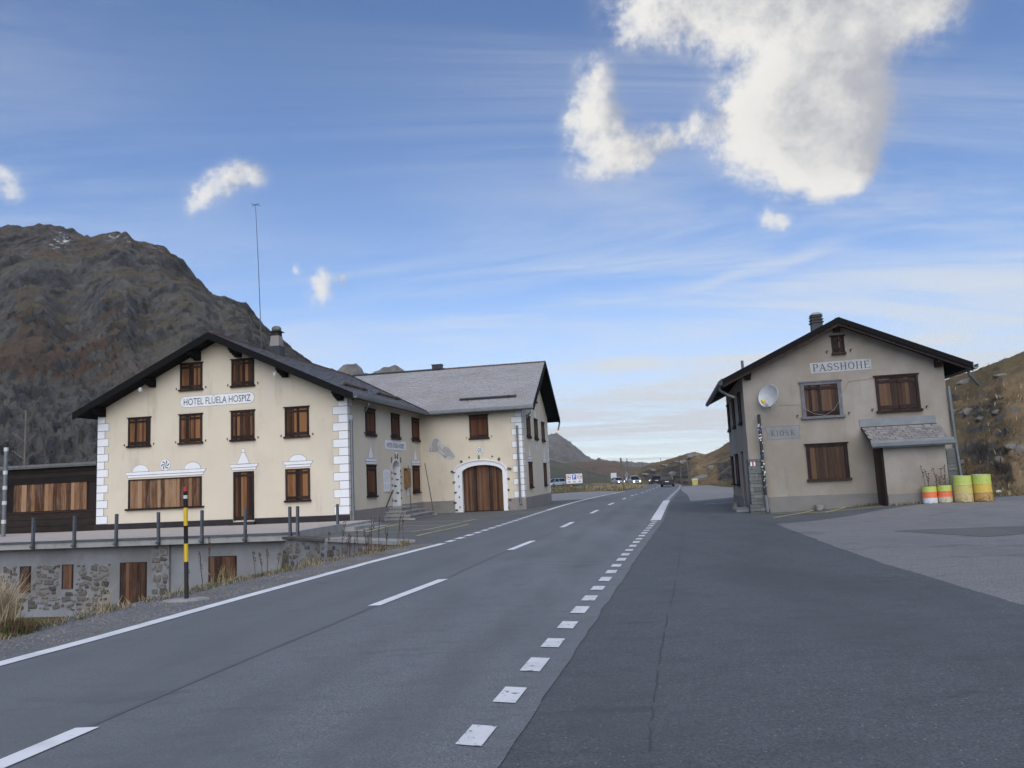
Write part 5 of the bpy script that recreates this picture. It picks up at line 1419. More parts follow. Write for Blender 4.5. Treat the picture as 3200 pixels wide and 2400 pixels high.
# ------------------------------------------------------------------ satellite dish
ds = ktop('satellite_dish', (.44, -.02, 3.98), 'round white satellite dish on the left of the kiosk front', 'satellite dish')
m_ = MB(); prof = []
for i in range(7):
    r_ = .40 * i / 6; prof.append((r_, .16 * (i / 6) ** 2))
m_.lathe(prof, 28); m_.lathe([(.40, .16), (.41, .15), (.40, .13), (.3, .06), (.001, -.03)], 28)
rf = m_.build('reflector', M['dish'], ds, (0, -.34, .02), (R(78), 0, R(-44)), True)
mb = MB(); mb.tube([(0, 0, -.1), (0, -.18, -.12), (.01, -.33, 0)], .025, 8); mb.build('bracket', M['steel'], ds)
for dx in (-.05, .05):
    mb = MB(); mb.tube([(-.06 + dx * .3, -.38, -.38), (-.30 + dx, -.68, -.20)], .011, 6); mb.build('feed_strut', M['steel'], ds)
mb = MB(); mb.tube([(-.35, -.70, -.18), (-.26, -.64, -.15)], .04, 8); mb.tube([(-.36, -.66, -.13), (-.25, -.62, -.11)], .035, 8); mb.build('feed_horn', M['yellow'], ds)

# ------------------------------------------------------------------ drums
def drum_mat(name, bands, rust, h):
    m, t, bs = new_mat(name)
    ob = t.n('ShaderNodeTexCoord').outputs['Object']
    z = t.n('ShaderNodeSeparateXYZ', {0: ob}).outputs[2]
    zn = t.math('ADD', z, t.math('MULTIPLY', t.math('SUBTRACT', t.noise(ob, 7, 4), .5), .015))
    col = None
    for (z0, c_) in bands:
        col = c4(c_) if col is None else t.mix(t.math('GREATER_THAN', zn, z0 * h), col, c4(c_))
    nz = t.noise(ob, 9, 8, .7)
    lowr = t.smooth(z, .25 * h, .0)
    f = t.smooth(t.math('ADD', nz, t.math('MULTIPLY', lowr, .12)), .55, .68)
    col = t.mix(t.math('MULTIPLY', f, rust), col, (.16, .065, .025, 1))
    col = t.mix(t.math('MULTIPLY', t.smooth(t.noise(ob, 22, 6, .7), .52, .70), .35), col, (.55, .55, .42, 1))
    t.put(bs.inputs['Base Color'], col); bs.inputs['Roughness'].default_value = .55
    return m
LIME, ORG, WHT, YEL, OCH = (.44, .52, .11), (.72, .16, .06), (.60, .62, .66), (.50, .44, .13), (.42, .26, .08)
def drum(lx_, ly_, r_, h, mat, label):
    p = Matrix.Rotation(KA, 4, 'Z') @ Vector((lx_, ly_, 0)); x, y_ = p.x + KO.x, p.y + KO.y
    e = empty('oil_drum', (x, y_, float(G(x, y_)) + .005), R(random.uniform(0, 360)), label, 'drum', 'painted drums beside the kiosk porch')
    pf = [(0, 0), (r_ * .97, 0), (r_, .01), (r_, h * .31), (r_ * 1.035, h * .33), (r_, h * .35), (r_, h * .64), (r_ * 1.035, h * .66), (r_, h * .68), (r_, h - .012), (r_ * 1.02, h - .006), (r_ * 1.02, h), (r_ * .95, h)]
    mb = MB(); mb.lathe(pf, 28); b = mb.build('body', mat, e)
    mb = MB(); mb.lathe([(r_ * .95, h), (r_ * .94, h - .03), (0, h - .03)], 28); mb.build('top', M['zinc_dark'] if h < .7 else M['reflector'], e)
    return e, x, y_, float(G(x, y_)) + h
D1 = drum(4.90, -1.26, .215, .54, drum_mat('drum_paint_a', [(0, WHT), (.33, ORG), (.665, LIME)], .3, .54), 'small drum in lime, orange and white bands, leftmost of the four')
D2 = drum(5.35, -1.26, .215, .55, drum_mat('drum_paint_b', [(0, (.50, .46, .36)), (.33, ORG), (.665, LIME)], .5, .55), 'small lime and orange drum with a dirty beige bottom band')
D3 = drum(5.84, -1.42, .265, .82, drum_mat('drum_paint_c', [(0, (.50, .40, .20)), (.34, YEL), (.665, LIME)], .55, .82), 'large faded lime and yellow drum beside the small orange ones')
D4 = drum(6.39, -1.44, .265, .84, drum_mat('drum_paint_d', [(0, OCH), (.34, (.60, .42, .07)), (.665, LIME)], .9, .84), 'large rusty lime and ochre drum, rightmost of the four')
pl_ = empty('dead_plant', (D2[1] - .12, D2[2] + .02, D2[3] - .03), 0, 'dried brown flower stalks standing in the small drums', 'plant')
mb = MB(); hb = MB()
for k in range(9):
    bx, by = random.uniform(-.14, .3), random.uniform(-.1, .1)
    if k > 5: bx = -.35 + random.uniform(-.1, .1)
    hh = random.uniform(.28, .8); tx = bx + random.uniform(-.12, .1)
    mb.tube([(bx, by, -.05), ((bx + tx) / 2 + .02, by, hh * .5), (tx, by, hh)], .008, 4)
    for j in range(5):
        q = random.uniform(.3, 1.0); hb.lathe([(0, -.02), (.022, 0), (0, .025)], 5, 0, bx + (tx - bx) * q + random.uniform(-.05, .05), by); n_ = 15
        hb.v[-n_:] = [(v[0], v[1], v[2] + hh * q) for v in hb.v[-n_:]]
mb.build('stalks', M['weed'], pl_)['kind'] = 'stuff'; hb.build('seed_heads', M['weed'], pl_)['kind'] = 'stuff'

# ------------------------------------------------------------------ boulders and loose rocks
def rock_mesh(seed, sub=2):
    import bmesh
    bm = bmesh.new(); bmesh.ops.create_icosphere(bm, subdivisions=sub, radius=.5)
    rnd = random.Random(seed)
    pl = [(Vector((rnd.gauss(0, 1), rnd.gauss(0, 1), rnd.gauss(0, 1))).normalized(), rnd.uniform(.26, .42)) for _ in range(9)]
    for v in bm.verts:
        for n_, d_ in pl:
            q = v.co.dot(n_)
            if q > d_: v.co -= n_ * (q - d_) * .92
        v.co += Vector((rnd.uniform(-1, 1), rnd.uniform(-1, 1), rnd.uniform(-1, 1))) * .02
    me = bpy.data.meshes.new('rock'); bm.to_mesh(me); bm.free(); me.materials.append(M['boulder'])
    return me
ROCKS = [rock_mesh(k) for k in range(6)]
from mathutils.bvhtree import BVHTree
_hm = hillside.data
_hv = np.empty(len(_hm.vertices) * 3, np.float32); _hm.vertices.foreach_get('co', _hv); _hv = _hv.reshape(-1, 3)
_hl = np.empty(len(_hm.loops), np.int32); _hm.loops.foreach_get('vertex_index', _hl)
BVH = BVHTree.FromPolygons(_hv.tolist(), _hl.reshape(-1, 4).tolist())
def hill_at(az, el):
    d_ = Vector((math.sin(R(az)) * math.cos(R(el)), math.cos(R(az)) * math.cos(R(el)), math.sin(R(el))))
    hit = BVH.ray_cast(Vector((0, 0, 1.6)), d_)
    for k in range(12):
        if hit[0] is not None: break
        el -= .1; d_ = Vector((math.sin(R(az)) * math.cos(R(el)), math.cos(R(az)) * math.cos(R(el)), math.sin(R(el))))
        hit = BVH.ray_cast(Vector((0, 0, 1.6)), d_)
    return hit[0] if hit[0] is not None else Vector((60, 80, 0))
BL = [(29.92, -.3, (1.25, .9, .7), 'pale angular boulder just right of the kiosk, low on the bank'), (33.13, .2, (1.6, 1.2, 1.7), 'large grey boulder at the right edge of the bank'),
      (31.96, -.3, (.8, .8, 1.0), 'narrow upright grey rock on the bank above the litter'), (31.28, 2.4, (1.1, .8, .5), 'flat pale rock below the earth edge, middle of the bank'),
      (32.16, 2.75, (1.1, .8, .7), 'grey rock under the overhanging turf, right one'), (30.21, 2.85, (.9, .8, .8), 'grey block under the turf edge beside the kiosk, second of three'),
      (29.78, 2.9, (.8, .8, .8), 'grey block under the turf edge nearest the kiosk wall'), (30.64, 2.9, (1.3, 1, .9), 'broad grey block under the turf edge, third from the kiosk'),
      (32.63, .5, (1.1, .8, .7), 'blue grey rock half way up the bank near the right edge'), (30.7, 4.9, (2.4, 1.6, .8), 'flat outcrop near the skyline above the kiosk gutter'), (32.71, 5.0, (2.2, 1.4, .8), 'flat outcrop near the skyline at the far right'),
      (14.15, .1, (2.4, 2, 2.2), 'big rounded pale boulder on the hill left of the kiosk'), (13.45, -.6, (5.6, 3, 2.0), 'long sloping pale slab beside the yellow grit bin'), (11.6, -.25, (4.5, 2.2, 2.0), 'rough dark outcrop behind the snow pole by the road'),
      (10.16, .10, (6, 3, 1.6), 'pale rock slab high on the distant part of the hill'), (9.66, -.15, (6.5, 3, 1.6), 'long pale rock slab below the distant crest'), (11.05, .42, (6, 3, 1.5), 'flat pale rock near the crest above the bend'), (13.04, 1.08, (7, 4, 2.0), 'pale rock forming the peak of the hill crest'),
      (12.23, .6, (6, 3, 1.6), 'smooth pale rock on the crest left of the peak')]
for k, (az, el, s_, lab) in enumerate(BL):
    p = hill_at(az, el)
    o = link('boulder', ROCKS[k % 6], None, (p.x, p.y, p.z - s_[2] * .08), (R(random.uniform(-12, 12)), R(random.uniform(-14, 14)), R(-az + random.uniform(-25, 25))), tuple(v * (.55 if k < 11 else .72) for v in s_))
    tag(o, lab, 'boulder', 'boulders on the grassy hill')
def loose(lx_, ly_, s_, lab):
    p = Matrix.Rotation(KA, 4, 'Z') @ Vector((lx_, ly_, 0)); x, y_ = p.x + KO.x, p.y + KO.y
    tag(link('loose_rock', ROCKS[int(abs(lx_ * 10)) % 6], None, (x, y_, float(G(x, y_)) + s_[2] * .3), (0, 0, random.uniform(0, 6)), s_), lab, 'rock', 'rocks lying beside the kiosk')
loose(1.72, -.22, (.46, .34, .36), 'loose grey rock against the kiosk front under the lower window')
loose(-.75, 3.2, (.42, .36, .30), 'loose rock at the road side of the kiosk, nearer one by the door step')
loose(-.72, 4.0, (.40, .36, .34), 'loose rock at the road side of the kiosk, farther one below the shutter')
for (x, y_, lab) in ((17.3, 28.0, 'crumpled white litter on the grass right of the drums'), (18.6, 29.0, 'small white scrap on the grass verge at the far right')):
    tag(link('litter', rock_mesh(int(x * 10), 1), None, (x, y_, float(G(x, y_)) + .12), (0, 0, .5), (.34, .2, .14)), lab, 'litter'); bpy.data.objects['litter'].data.materials[0] = M['white_sign']
for o in [o for o in bpy.data.objects if o.name.startswith('litter')]: o.data.materials[0] = M['white_sign']

# ------------------------------------------------------------------ snow poles
def snow_pole(x, y_, h, r_, lean, label, z=None, mat='pole_wood', group='snow poles along the road'):
    z = float(G(x, y_)) - .02 if z is None else z
    mb = MB(); mb.tube([(0, 0, -.1), (lean[0] * .5, lean[1] * .5, h * .5), (lean[0], lean[1], h)], r_, 8, 0, r_ * .8)
    return tag(link('snow_pole', mb.mesh('snow_pole', M[mat]), None, (x, y_, z)), label, 'pole', group)
def polar(az, d): return d * math.sin(R(az)), d * math.cos(R(az))
PO = [(7.85, 100.4, 4.2, .13, (-.2, 0), 'thick dark wooden snow pole in front of the oncoming cars', None), (8.23, 161, 5.3, .07, (-.15, 0), 'tall thin snow pole rising behind the triangular sign', None), (9.30, 154, 4.1, .06, (0, 0), 'thin snow pole standing just right of the silver oncoming car', None),
      (10.65, 190, 4.6, .08, (-.1, 0), 'snow pole on the slope behind the two dark cars', .3), (11.98, 134, 4.8, .09, (-.1, 0), 'snow pole right of the black car, farther of the pair', None), (12.53, 115.5, 4.2, .12, (-.18, 0), 'snow pole right beside the yellow grit bin', None),
      (7.60, 200, 2.4, .1, (-.1, 0), 'short pole just left of the thick dark snow pole', -.3), (5.38, 161, 2.6, .07, (0, 0), 'short pole on the meadow right of the parking sign', None), (6.40, 172, 2.8, .06, (0, 0), 'thin pole in the middle of the far meadow', None),
      (6.94, 148, 1.0, .1, (0, 0), 'stub of a post at the edge of the far lot', None), (8.80, 157, 1.6, .06, (0, 0), 'low thin post in front of the silver car', None)]
for (az, d_, h, r_, ln_, lab, z) in PO:
    x, y_ = polar(az, d_); snow_pole(x, y_, h, r_, ln_, lab, z)
# two poles leaning by the hotel entrance
def hpt(lx_, ly_):
    p = Matrix.Rotation(HA, 4, 'Z') @ Vector((lx_, ly_, 0)); return p.x - 7.11, p.y + 32.97
for (a, b, h, ln_, lab) in ((1.50, 3.72, 2.55, (-.12, .1), 'thin grey pole leaning before the entrance steps, nearer one'), (1.25, 8.2, 2.75, (-.42, .05), 'thin grey pole leaning left beyond the entrance steps, farther one')):
    x, y_ = hpt(a, b); o = snow_pole(x, y_, h, .028, ln_, lab, group='poles at the hotel entrance')
    MB().box(-.16, .16, -.13, .13, 0, .10).build('pole_foot', M['concrete'], o)
# marker pole by the road: black and yellow with a red tip
mp_ = empty('marker_pole', (-5.06, 11.89, 0), 0, 'black and yellow banded snow marker pole with red tip beside the road', 'marker pole', None)
for k, (z0, z1, mt) in enumerate([(0, .58, 'black'), (.58, .85, 'yellow'), (.85, 1.12, 'dark_board'), (1.12, 1.39, 'yellow'), (1.39, 1.53, 'dark_board'), (1.53, 1.58, 'reflector'), (1.58, 1.64, 'dark_board'), (1.64, 1.71, 'red')]):
    mb = MB(); lean = -.004
    mb.tube([(lean * z0 * 4, 0, z0), (lean * z1 * 4, 0, z1)], .031, 14); mb.build('band', M[mt], mp_)
mb = MB(); q = [(-.32, -.10), (-.1, -.20), (.22, -.14), (.34, .02), (.12, .14), (-.2, .10)]
mb.prism([(p[0], p[1], -.01) for p in q], (0, 0, .045)); mb.build('foot_slab', M['concrete'], mp_)
# banded post at the far left of the terrace, and a timber mast behind the veranda
lp = empty('banded_post', (-22.1, 33.4, .15), 0, 'grey post with white bands at the left end of the terrace', 'post')
mb = MB(); mb.tube([(0, 0, 0), (0, 0, 4.02)], .085, 12); mb.build('shaft', M['zinc'], lp)
for z_ in (.55, 1.35, 2.0, 2.65, 3.65):
    mb = MB(); mb.tube([(0, 0, z_), (0, 0, z_ + .16)], .089, 12); mb.build('white_band', M['reflector'], lp)
mb = MB(); mb.tube([(0, 0, 3.82), (0, 0, 4.06)], .09, 12); mb.build('black_cap', M['black'], lp)
x, y_ = polar(-32.5, 62)
tm_ = empty('timber_mast', (x, y_, 0), 0, 'thin dark mast with cross arms behind the wooden veranda', 'mast')
mb = MB(); mb.tube([(0, 0, -1), (0, 0, 7.8)], .10, 8, 0, .07); mb.build('shaft', M['pole_wood'], tm_)
for z_ in (5.6, 4.4):
    mb = MB(); mb.tube([(0, 0, z_), (-.9, 0, z_ + .7)], .03, 5); mb.tube([(0, 0, z_ - .1), (.7, 0, z_ + .5)], .03, 5); mb.build('cross_arm', M['pole_wood'], tm_)

# ------------------------------------------------------------------ signs
sg = empty('parking_sign', (8.04, 107.9, -.6), R(-3), 'wide white parking board with a blue P between two red circles', 'sign')
MB().box(-1.12, 1.12, 0, .05, 1.12, 2.45).build('board', M['white_sign'], sg)
mb = MB()
for a in ((-1.16, 1.16, 2.45, 2.50), (-1.16, 1.16, 1.07, 1.12)): mb.box(a[0], a[1], -.015, .055, a[2], a[3])
for a in ((-1.16, -1.12), (1.12, 1.16)): mb.box(a[0], a[1], -.015, .055, 1.12, 2.45)
mb.build('frame', M['zinc_dark'], sg)
for x_ in (-.95, .85): MB().box(x_ - .04, x_ + .04, .056, .13, -.1, 2.3).build('post', M['steel'], sg)
pb = MB().box(-.29, .29, -.008, -.001, 1.66, 2.34).build('blue_panel', M['blue_sign'], sg)
text('letter', pb, 'P', 'F', 0, -.15, .17, 1.76, 2.25, 'white_sign', .012, .02)
for cx1 in (-.74, .74):
    mb = MB(); mb.prism([(p[0], -.006, p[1]) for p in arc(cx1, 2.0, .32, .34, 0, 350, 30)], (0, .005, 0), 0); mb.prism([(p[0], -.009, p[1]) for p in arc(cx1, 2.0, .255, .27, 0, 350, 30)], (0, .002, 0), 1)
    mb.build('ban_ring', [M['red'], M['white_sign']], sg)
    m2 = MB()
    if cx1 < 0:
        m2.prism([(cx1 - .16, -.013, 1.93), (cx1 + .16, -.013, 1.93), (cx1 + .16, -.013, 2.02), (cx1 + .06, -.013, 2.04), (cx1 + .0, -.013, 2.10), (cx1 - .12, -.013, 2.10), (cx1 - .16, -.013, 2.02)], (0, .003, 0))
    else:
        m2.prism([(cx1 - .02, -.013, 2.0), (cx1 + .15, -.013, 2.14), (cx1 + .15, -.013, 1.86)], (0, .003, 0))
        m2.prism([(cx1 - .14, -.013, 1.9), (cx1 - .08, -.013, 1.88), (cx1 - .06, -.013, 2.1), (cx1 - .1, -.013, 2.12)], (0, .003, 0))
    m2.build('pictogram', M['black'], sg)
    m3 = MB(); m3.prism([(cx1 - .2, -.017, 2.17), (cx1 - .17, -.017, 2.20), (cx1 + .2, -.017, 1.83), (cx1 + .17, -.017, 1.80)], (0, .003, 0)); m3.build('ban_bar', M['red'], sg)
mb = MB()
for cx1 in (-.74, 0, .74):
    for k in range(2): mb.box(cx1 - .25 + .1 * (k == 0) , cx1 + .25 - .1 * (k == 0), -.006, -.001, 1.40 - k * .13, 1.47 - k * .13)
mb.build('small_print', M['ink'], sg)['kind'] = 'stuff'
mk_ = empty('warning_marker', (7.5, 107.2, -.6), 0, 'small orange and black striped marker below the parking board', 'marker')
MB().box(-.14, .14, 0, .06, .55, 1.0).build('plate', M['orange'], mk_); MB().box(-.03, .03, .061, .1, -.1, .95).build('post', M['steel'], mk_)
for z_ in (.55, .88): MB().box(-.141, .141, -.004, -.001, z_, z_ + .12).build('stripe', M['black'], mk_)
x, y_ = polar(8.11, 164)
ts = empty('warning_sign', (x, y_, -.62), R(-8), 'triangular road sign seen from behind with a round sign below', 'sign')
mb = MB(); mb.tube([(0, 0, -.1), (0, 0, 3.0)], .04, 8); mb.build('post', M['steel'], ts)
mb = MB(); mb.prism([(-.45, -.05, 1.78), (.45, -.05, 1.78), (0, -.05, 2.75)], (0, .03, 0)); mb.build('triangle_plate', M['zinc'], ts)
mb = MB(); mb.box(-.40, .40, -.05, -.02, 1.35, 1.70); mb.build('text_plate', M['zinc'], ts)
mb = MB(); mb.prism([(p[0], -.05, p[1]) for p in arc(0, .98, .32, .32, 0, 345, 20)], (0, .03, 0)); mb.build('round_plate', M['reflector'], ts)
x, y_ = polar(7.15, 190)
ws = empty('white_board', (x, y_, -.4), 0, 'small plain white board left of the oncoming cars', 'board'); MB().box(-.7, .7, 0, .05, .9, 2.2).build('panel', M['reflector'], ws)
for x_ in (-.5, .5): MB().box(x_ - .04, x_ + .04, .051, .12, -.1, 2.0).build('post', M['steel'], ws)
gb = empty('grit_bin', (25.7, 112.0, -.6), R(-10), 'faded yellow grit bin beside the road below the hill', 'grit bin'); gb.scale = (.6, .6, .75)
mb = MB(); mb.add([(-.6, -.45, 0), (.6, -.45, 0), (.6, .45, 0), (-.6, .45, 0), (-.7, -.5, .95), (.7, -.5, .95), (.7, .5, 1.15), (-.7, .5, 1.15)], [(0, 3, 2, 1), (0, 1, 5, 4), (1, 2, 6, 5), (2, 3, 7, 6), (3, 0, 4, 7)]); mb.build('box', M['yellow_line'], gb)
mb = MB(); mb.add([(-.75, -.55, .952), (.75, -.55, .952), (.75, .55, 1.152), (-.75, .55, 1.152), (-.7, -.45, 1.08), (.7, -.45, 1.08), (.7, .5, 1.28), (-.7, .5, 1.28)], [(0, 1, 5, 4), (1, 2, 6, 5), (2, 3, 7, 6), (3, 0, 4, 7), (4, 5, 6, 7), (0, 3, 2, 1)]); mb.build('lid', M['yellow_line'], gb)

# ------------------------------------------------------------------ cars
M['glass'] = plain('car_glass', (.012, .015, .018), .22, 0, .3)
M['tyre'] = plain('tyre', (.012, .012, .013), .8)
M['rim'] = plain('rim', (.28, .28, .29), .35, .7)
M['tail'] = plain('tail_lamp', (.10, .008, .008), .3)
M['plate'] = plain('number_plate', (.62, .63, .62), .4)
M['headlamp'] = plain('headlamp', (.8, .8, .8), .2, emit=(1, .98, .93), estr=5.0)
def car(loc, rz, col, label, kind='suv', lights=False):
    nm = 'parked_van' if kind == 'van' else 'car'
    e = empty(nm, loc, rz, label, 'van' if kind == 'van' else 'car', None if kind == 'van' else 'cars on the pass road')
    pm_ = plain('car_paint', col, .25, .1, .6, coat=.8)
    L, W = (4.5, .92)
    H = {'suv': 1.66, 'sedan': 1.46, 'van': 1.80}[kind]
    zs = {'suv': .98, 'sedan': .88, 'van': 1.0}[kind]
    st = [(-L / 2, .80, .50, zs - .08), (-L / 2 + .12, .88, .34, zs + .02), (-1.2, W, .26, zs + .02), (0, W, .24, zs), (1.0, W, .25, zs - .04), (1.85, .86, .30, zs - .16), (L / 2 - .05, .72, .36, zs - .34), (L / 2, .66, .42, zs - .40)]
    mb = MB(); ring = []
    for (y_, w_, z0, z1) in st:
        ring.append([(-w_ * .94, y_, z0), (-w_, y_, z0 + .15), (-w_, y_, z1 - .14), (-w_ * .93, y_, z1), (w_ * .93, y_, z1), (w_, y_, z1 - .14), (w_, y_, z0 + .15), (w_ * .94, y_, z0)])
    vs = [p for r_ in ring for p in r_]; n = 8; fs = []
    for i in range(len(ring) - 1):
        for k in range(n): fs.append((i * n + k, i * n + (k + 1) % n, (i + 1) * n + (k + 1) % n, (i + 1) * n + k))
    fs += [tuple(range(n)), tuple(range((len(ring) - 1) * n + n - 1, (len(ring) - 1) * n - 1, -1))]
    mb.add(vs, fs); b = mb.build('body', pm_, e, smooth=False)
    yb, yf = (-L / 2 + .08, 1.05) if kind != 'sedan' else (-L / 2 + .35, .95)
    tb, tf = (yb + .30, .05) if kind != 'sedan' else (yb + .75, 0)
    if kind == 'van': tb, tf, yf = yb + .15, .55, 1.5
    def cab(ins, z0, z1, wb, wt, m_):
        q = [(-wb, yb + ins, z0), (wb, yb + ins, z0), (wb, yf - ins, z0), (-wb, yf - ins, z0), (-wt, tb + ins * .6, z1), (wt, tb + ins * .6, z1), (wt, tf - ins * .6, z1), (-wt, tf - ins * .6, z1)]
        m_.add(q, [(0, 1, 5, 4), (1, 2, 6, 5), (2, 3, 7, 6), (3, 0, 4, 7), (4, 5, 6, 7)])
    m_ = MB(); cab(0, zs - .01, H - .10, .85, .66, m_); m_.build('windows', M['glass'], e)
    m_ = MB(); m_.prism([(-.68, tb - .06, H - .11), (.68, tb - .06, H - .11), (.68, tf + .06, H - .11), (-.68, tf + .06, H - .11)], (0, 0, .05)); m_.prism([(-.60, tb + .1, H - .065), (.60, tb + .1, H - .065), (.60, tf - .1, H - .065), (-.60, tf - .1, H - .065)], (0, 0, .05)); m_.build('roof', pm_, e)
    m_ = MB()
    for s_ in (-1, 1):
        for (y0, y1) in ((yb, tb), (yf, tf), (-.35, -.30)):
            m_.tube([(s_ * .85, y0, zs - .02), (s_ * .665, y1, H - .09)], .045, 5)
    m_.build('pillars', pm_, e)
    whm = MB(); whm.tube([(-.11, 0, 0), (.11, 0, 0)], .335, 18); wm = whm.mesh('tyre', M['tyre'])
    rm_ = MB().tube([(-.115, 0, 0), (.115, 0, 0)], .21, 14).mesh('rim', M['rim'])
    for s_ in (-1, 1):
        for y_ in (-1.38, 1.36):
            w_ = link('wheel', wm, e, (s_ * .80, y_, .335)); link('rim', rm_, w_)
    for s_ in (-1, 1):
        MB().box(s_ * .72 - .10, s_ * .72 + .10, -L / 2 - .03, -L / 2 + .15, zs - .24, zs - .12).build('tail_lamp', M['tail'], e)
        m2 = MB(); m2.lathe([(0, .0), (.10, .01), (.11, .06), (0, .07)], 14); m2.build('headlamp', M['headlamp'] if lights else M['plate'], e, (s_ * .56, L / 2 - .03, zs - .38), (R(-90), 0, 0))
        m2 = MB(); m2.box(s_ * .93 - .08, s_ * .93 + .08, .72, .86, zs, zs + .15); m2.build('mirror', pm_, e)
    MB().box(-.26, .26, -L / 2 - .035, -L / 2 - .0, zs - .30, zs - .18).build('number_plate', M['plate'], e)
    MB().box(-.26, .26, L / 2 + .0, L / 2 + .03, .40, .51).build('number_plate', M['plate'], e)
    MB().box(-.80, .80, -L / 2 - .05, -L / 2 + .1, .36, .52).build('rear_bumper', M['black'], e)
    MB().box(-.50, .50, L / 2 - .04, L / 2 + .015, .52, .66).build('grille', M['black'], e)
    return e
car((21.55, 111.0, -.585), R(-13), (.012, .014, .02), 'black car driving away, nearest on the road', 'suv')
car((25.05, 140.6, -.585), R(-2), (.02, .024, .034), 'dark car driving away beyond the black car', 'sedan')
car((21.75, 143.4, -.585), R(180 + 4), (.42, .42, .43), 'silver car coming towards us with headlights on', 'suv', True)
car((21.2, 162.5, -.585), R(180 + 12), (.50, .51, .53), 'white car behind the thick dark pole with headlights on', 'sedan', True)
car((8.9, 176.0, -.62), R(128), (.36, .43, .52), 'pale blue van parked left of the parking board', 'van')

# ------------------------------------------------------------------ grass and weeds
def blades(name, pts, hmin, hmax, wid, mats, lean=.35, kind='stuff'):
    """pts: array of root positions; each blade is a bent strip of three triangles"""
    n = len(pts); P = np.asarray(pts, float)
    an = RNG.uniform(0, 2 * np.pi, n); hh = RNG.uniform(hmin, hmax, n); ld = RNG.uniform(0, 2 * np.pi, n); le = RNG.uniform(.1, 1, n) * lean * hh
    dx, dy = np.cos(an) * wid / 2, np.sin(an) * wid / 2
    o = np.zeros(n)
    v0 = P + np.stack([-dx, -dy, o - .02], 1); v1 = P + np.stack([dx, dy, o - .02], 1)
    md = P + np.stack([np.cos(ld) * le * .3, np.sin(ld) * le * .3, hh * .55], 1)
    v2 = md + np.stack([-dx, -dy, o], 1) * .7; v3 = md + np.stack([dx, dy, o], 1) * .7
    v4 = P + np.stack([np.cos(ld) * le, np.sin(ld) * le, hh], 1)
    co = np.stack([v0, v1, v2, v3, v4], 1).reshape(-1, 3)
    b = np.arange(n) * 5
    tri = np.concatenate([np.stack([b, b + 1, b + 3], 1), np.stack([b, b + 3, b + 2], 1), np.stack([b + 2, b + 3, b + 4], 1)], 0)
    mi = np.tile(RNG.integers(0, len(mats), n), 3)
    me = bpy.data.meshes.new(name)
    me.vertices.add(len(co)); me.vertices.foreach_set('co', co.astype(np.float32).ravel())
    me.loops.add(tri.size); me.loops.foreach_set('vertex_index', tri.ravel().astype(np.int32))
    me.polygons.add(len(tri)); me.polygons.foreach_set('loop_start', np.arange(0, tri.size, 3, dtype=np.int32)); me.polygons.foreach_set('loop_total', np.full(len(tri), 3, np.int32))
    for m_ in mats: me.materials.append(m_)
    me.polygons.foreach_set('material_index', mi.astype(np.int32)); me.update(); me.validate()
    ob = link(name, me)
    if kind: ob['kind'] = kind
    return ob
GD, GG = M['grass_dry'], M['grass_green']
# strip between gravel and the low yard
n = 9000
yy = RNG.uniform(3, 20.4, n); off = np.abs(RNG.normal(0, .38, n)); clump = fbm(yy * 1.3, off * 2, 5, 3); keep = clump > .42
yy, off = yy[keep], off[keep]
xx = shx(yy) - off + .10
blades('verge_grass', np.stack([xx, yy, G(xx, yy) - .02 + depress(xx, yy)], 1), .03, .12, .012, [GD, GG, GG], .9)
n = 5000
yy = RNG.uniform(5, 24, n); off = RNG.uniform(.5, 6, n); xx = shx(np.minimum(yy, 21)) - off
zz_ = G(xx, yy) - .02 + depress(xx, yy); keep = zz_ < -.1
blades('yard_grass', np.stack([xx, yy, zz_], 1)[keep], .10, .32, .014, [GD, GG, GD], .6)
def tussock(cx0, cy0, r_, n, h0, h1, mats, label, zb=None):
    a = RNG.uniform(0, 6.28, n); q = r_ * 1.1 * np.sqrt(RNG.uniform(0, 1, n)) * RNG.uniform(.5, 1, n); xx = cx0 + np.cos(a) * q; yy = cy0 + np.sin(a) * q
    o = blades('grass_tussock', np.stack([xx, yy, np.full(n, zb if zb is not None else 0.0) - .02], 1), h0, h1, .012, mats, .75, None)
    return tag(o, label, 'grass', 'tall dry tussocks along the verge')
tussock(-6.55, 9.75, .30, 520, .25, .85, [GD, GD, GD], 'tall pale dry grass tussock at the left edge of the picture')
tussock(-6.25, 9.65, .30, 540, .10, .26, [GG, GG, M['weed']], 'low dark green tuft at the foot of the tall dry grass')
tussock(-6.6, 12.2, .26, 60, .25, .65, [GD], 'sparse dry grass in front of the lower wooden door', -.25)
tussock(-5.45, 14.5, .24, 70, .12, .4, [GD, GD, GG], 'dry grass below the lower shuttered window', -.05)
tussock(-4.3, 16.3, .34, 150, .10, .32, [GD, GD, M['weed']], 'dry grass at the foot of the rubble wall', -.05)
tussock(-3.55, 19.2, .36, 150, .10, .28, [M['weed'], GD], 'reddish dry growth below the forecourt coping', -.02)
tussock(-3.0, 20.4, .14, 160, .06, .22, [GG, GD], 'small green tuft at the corner of the forecourt', 0)
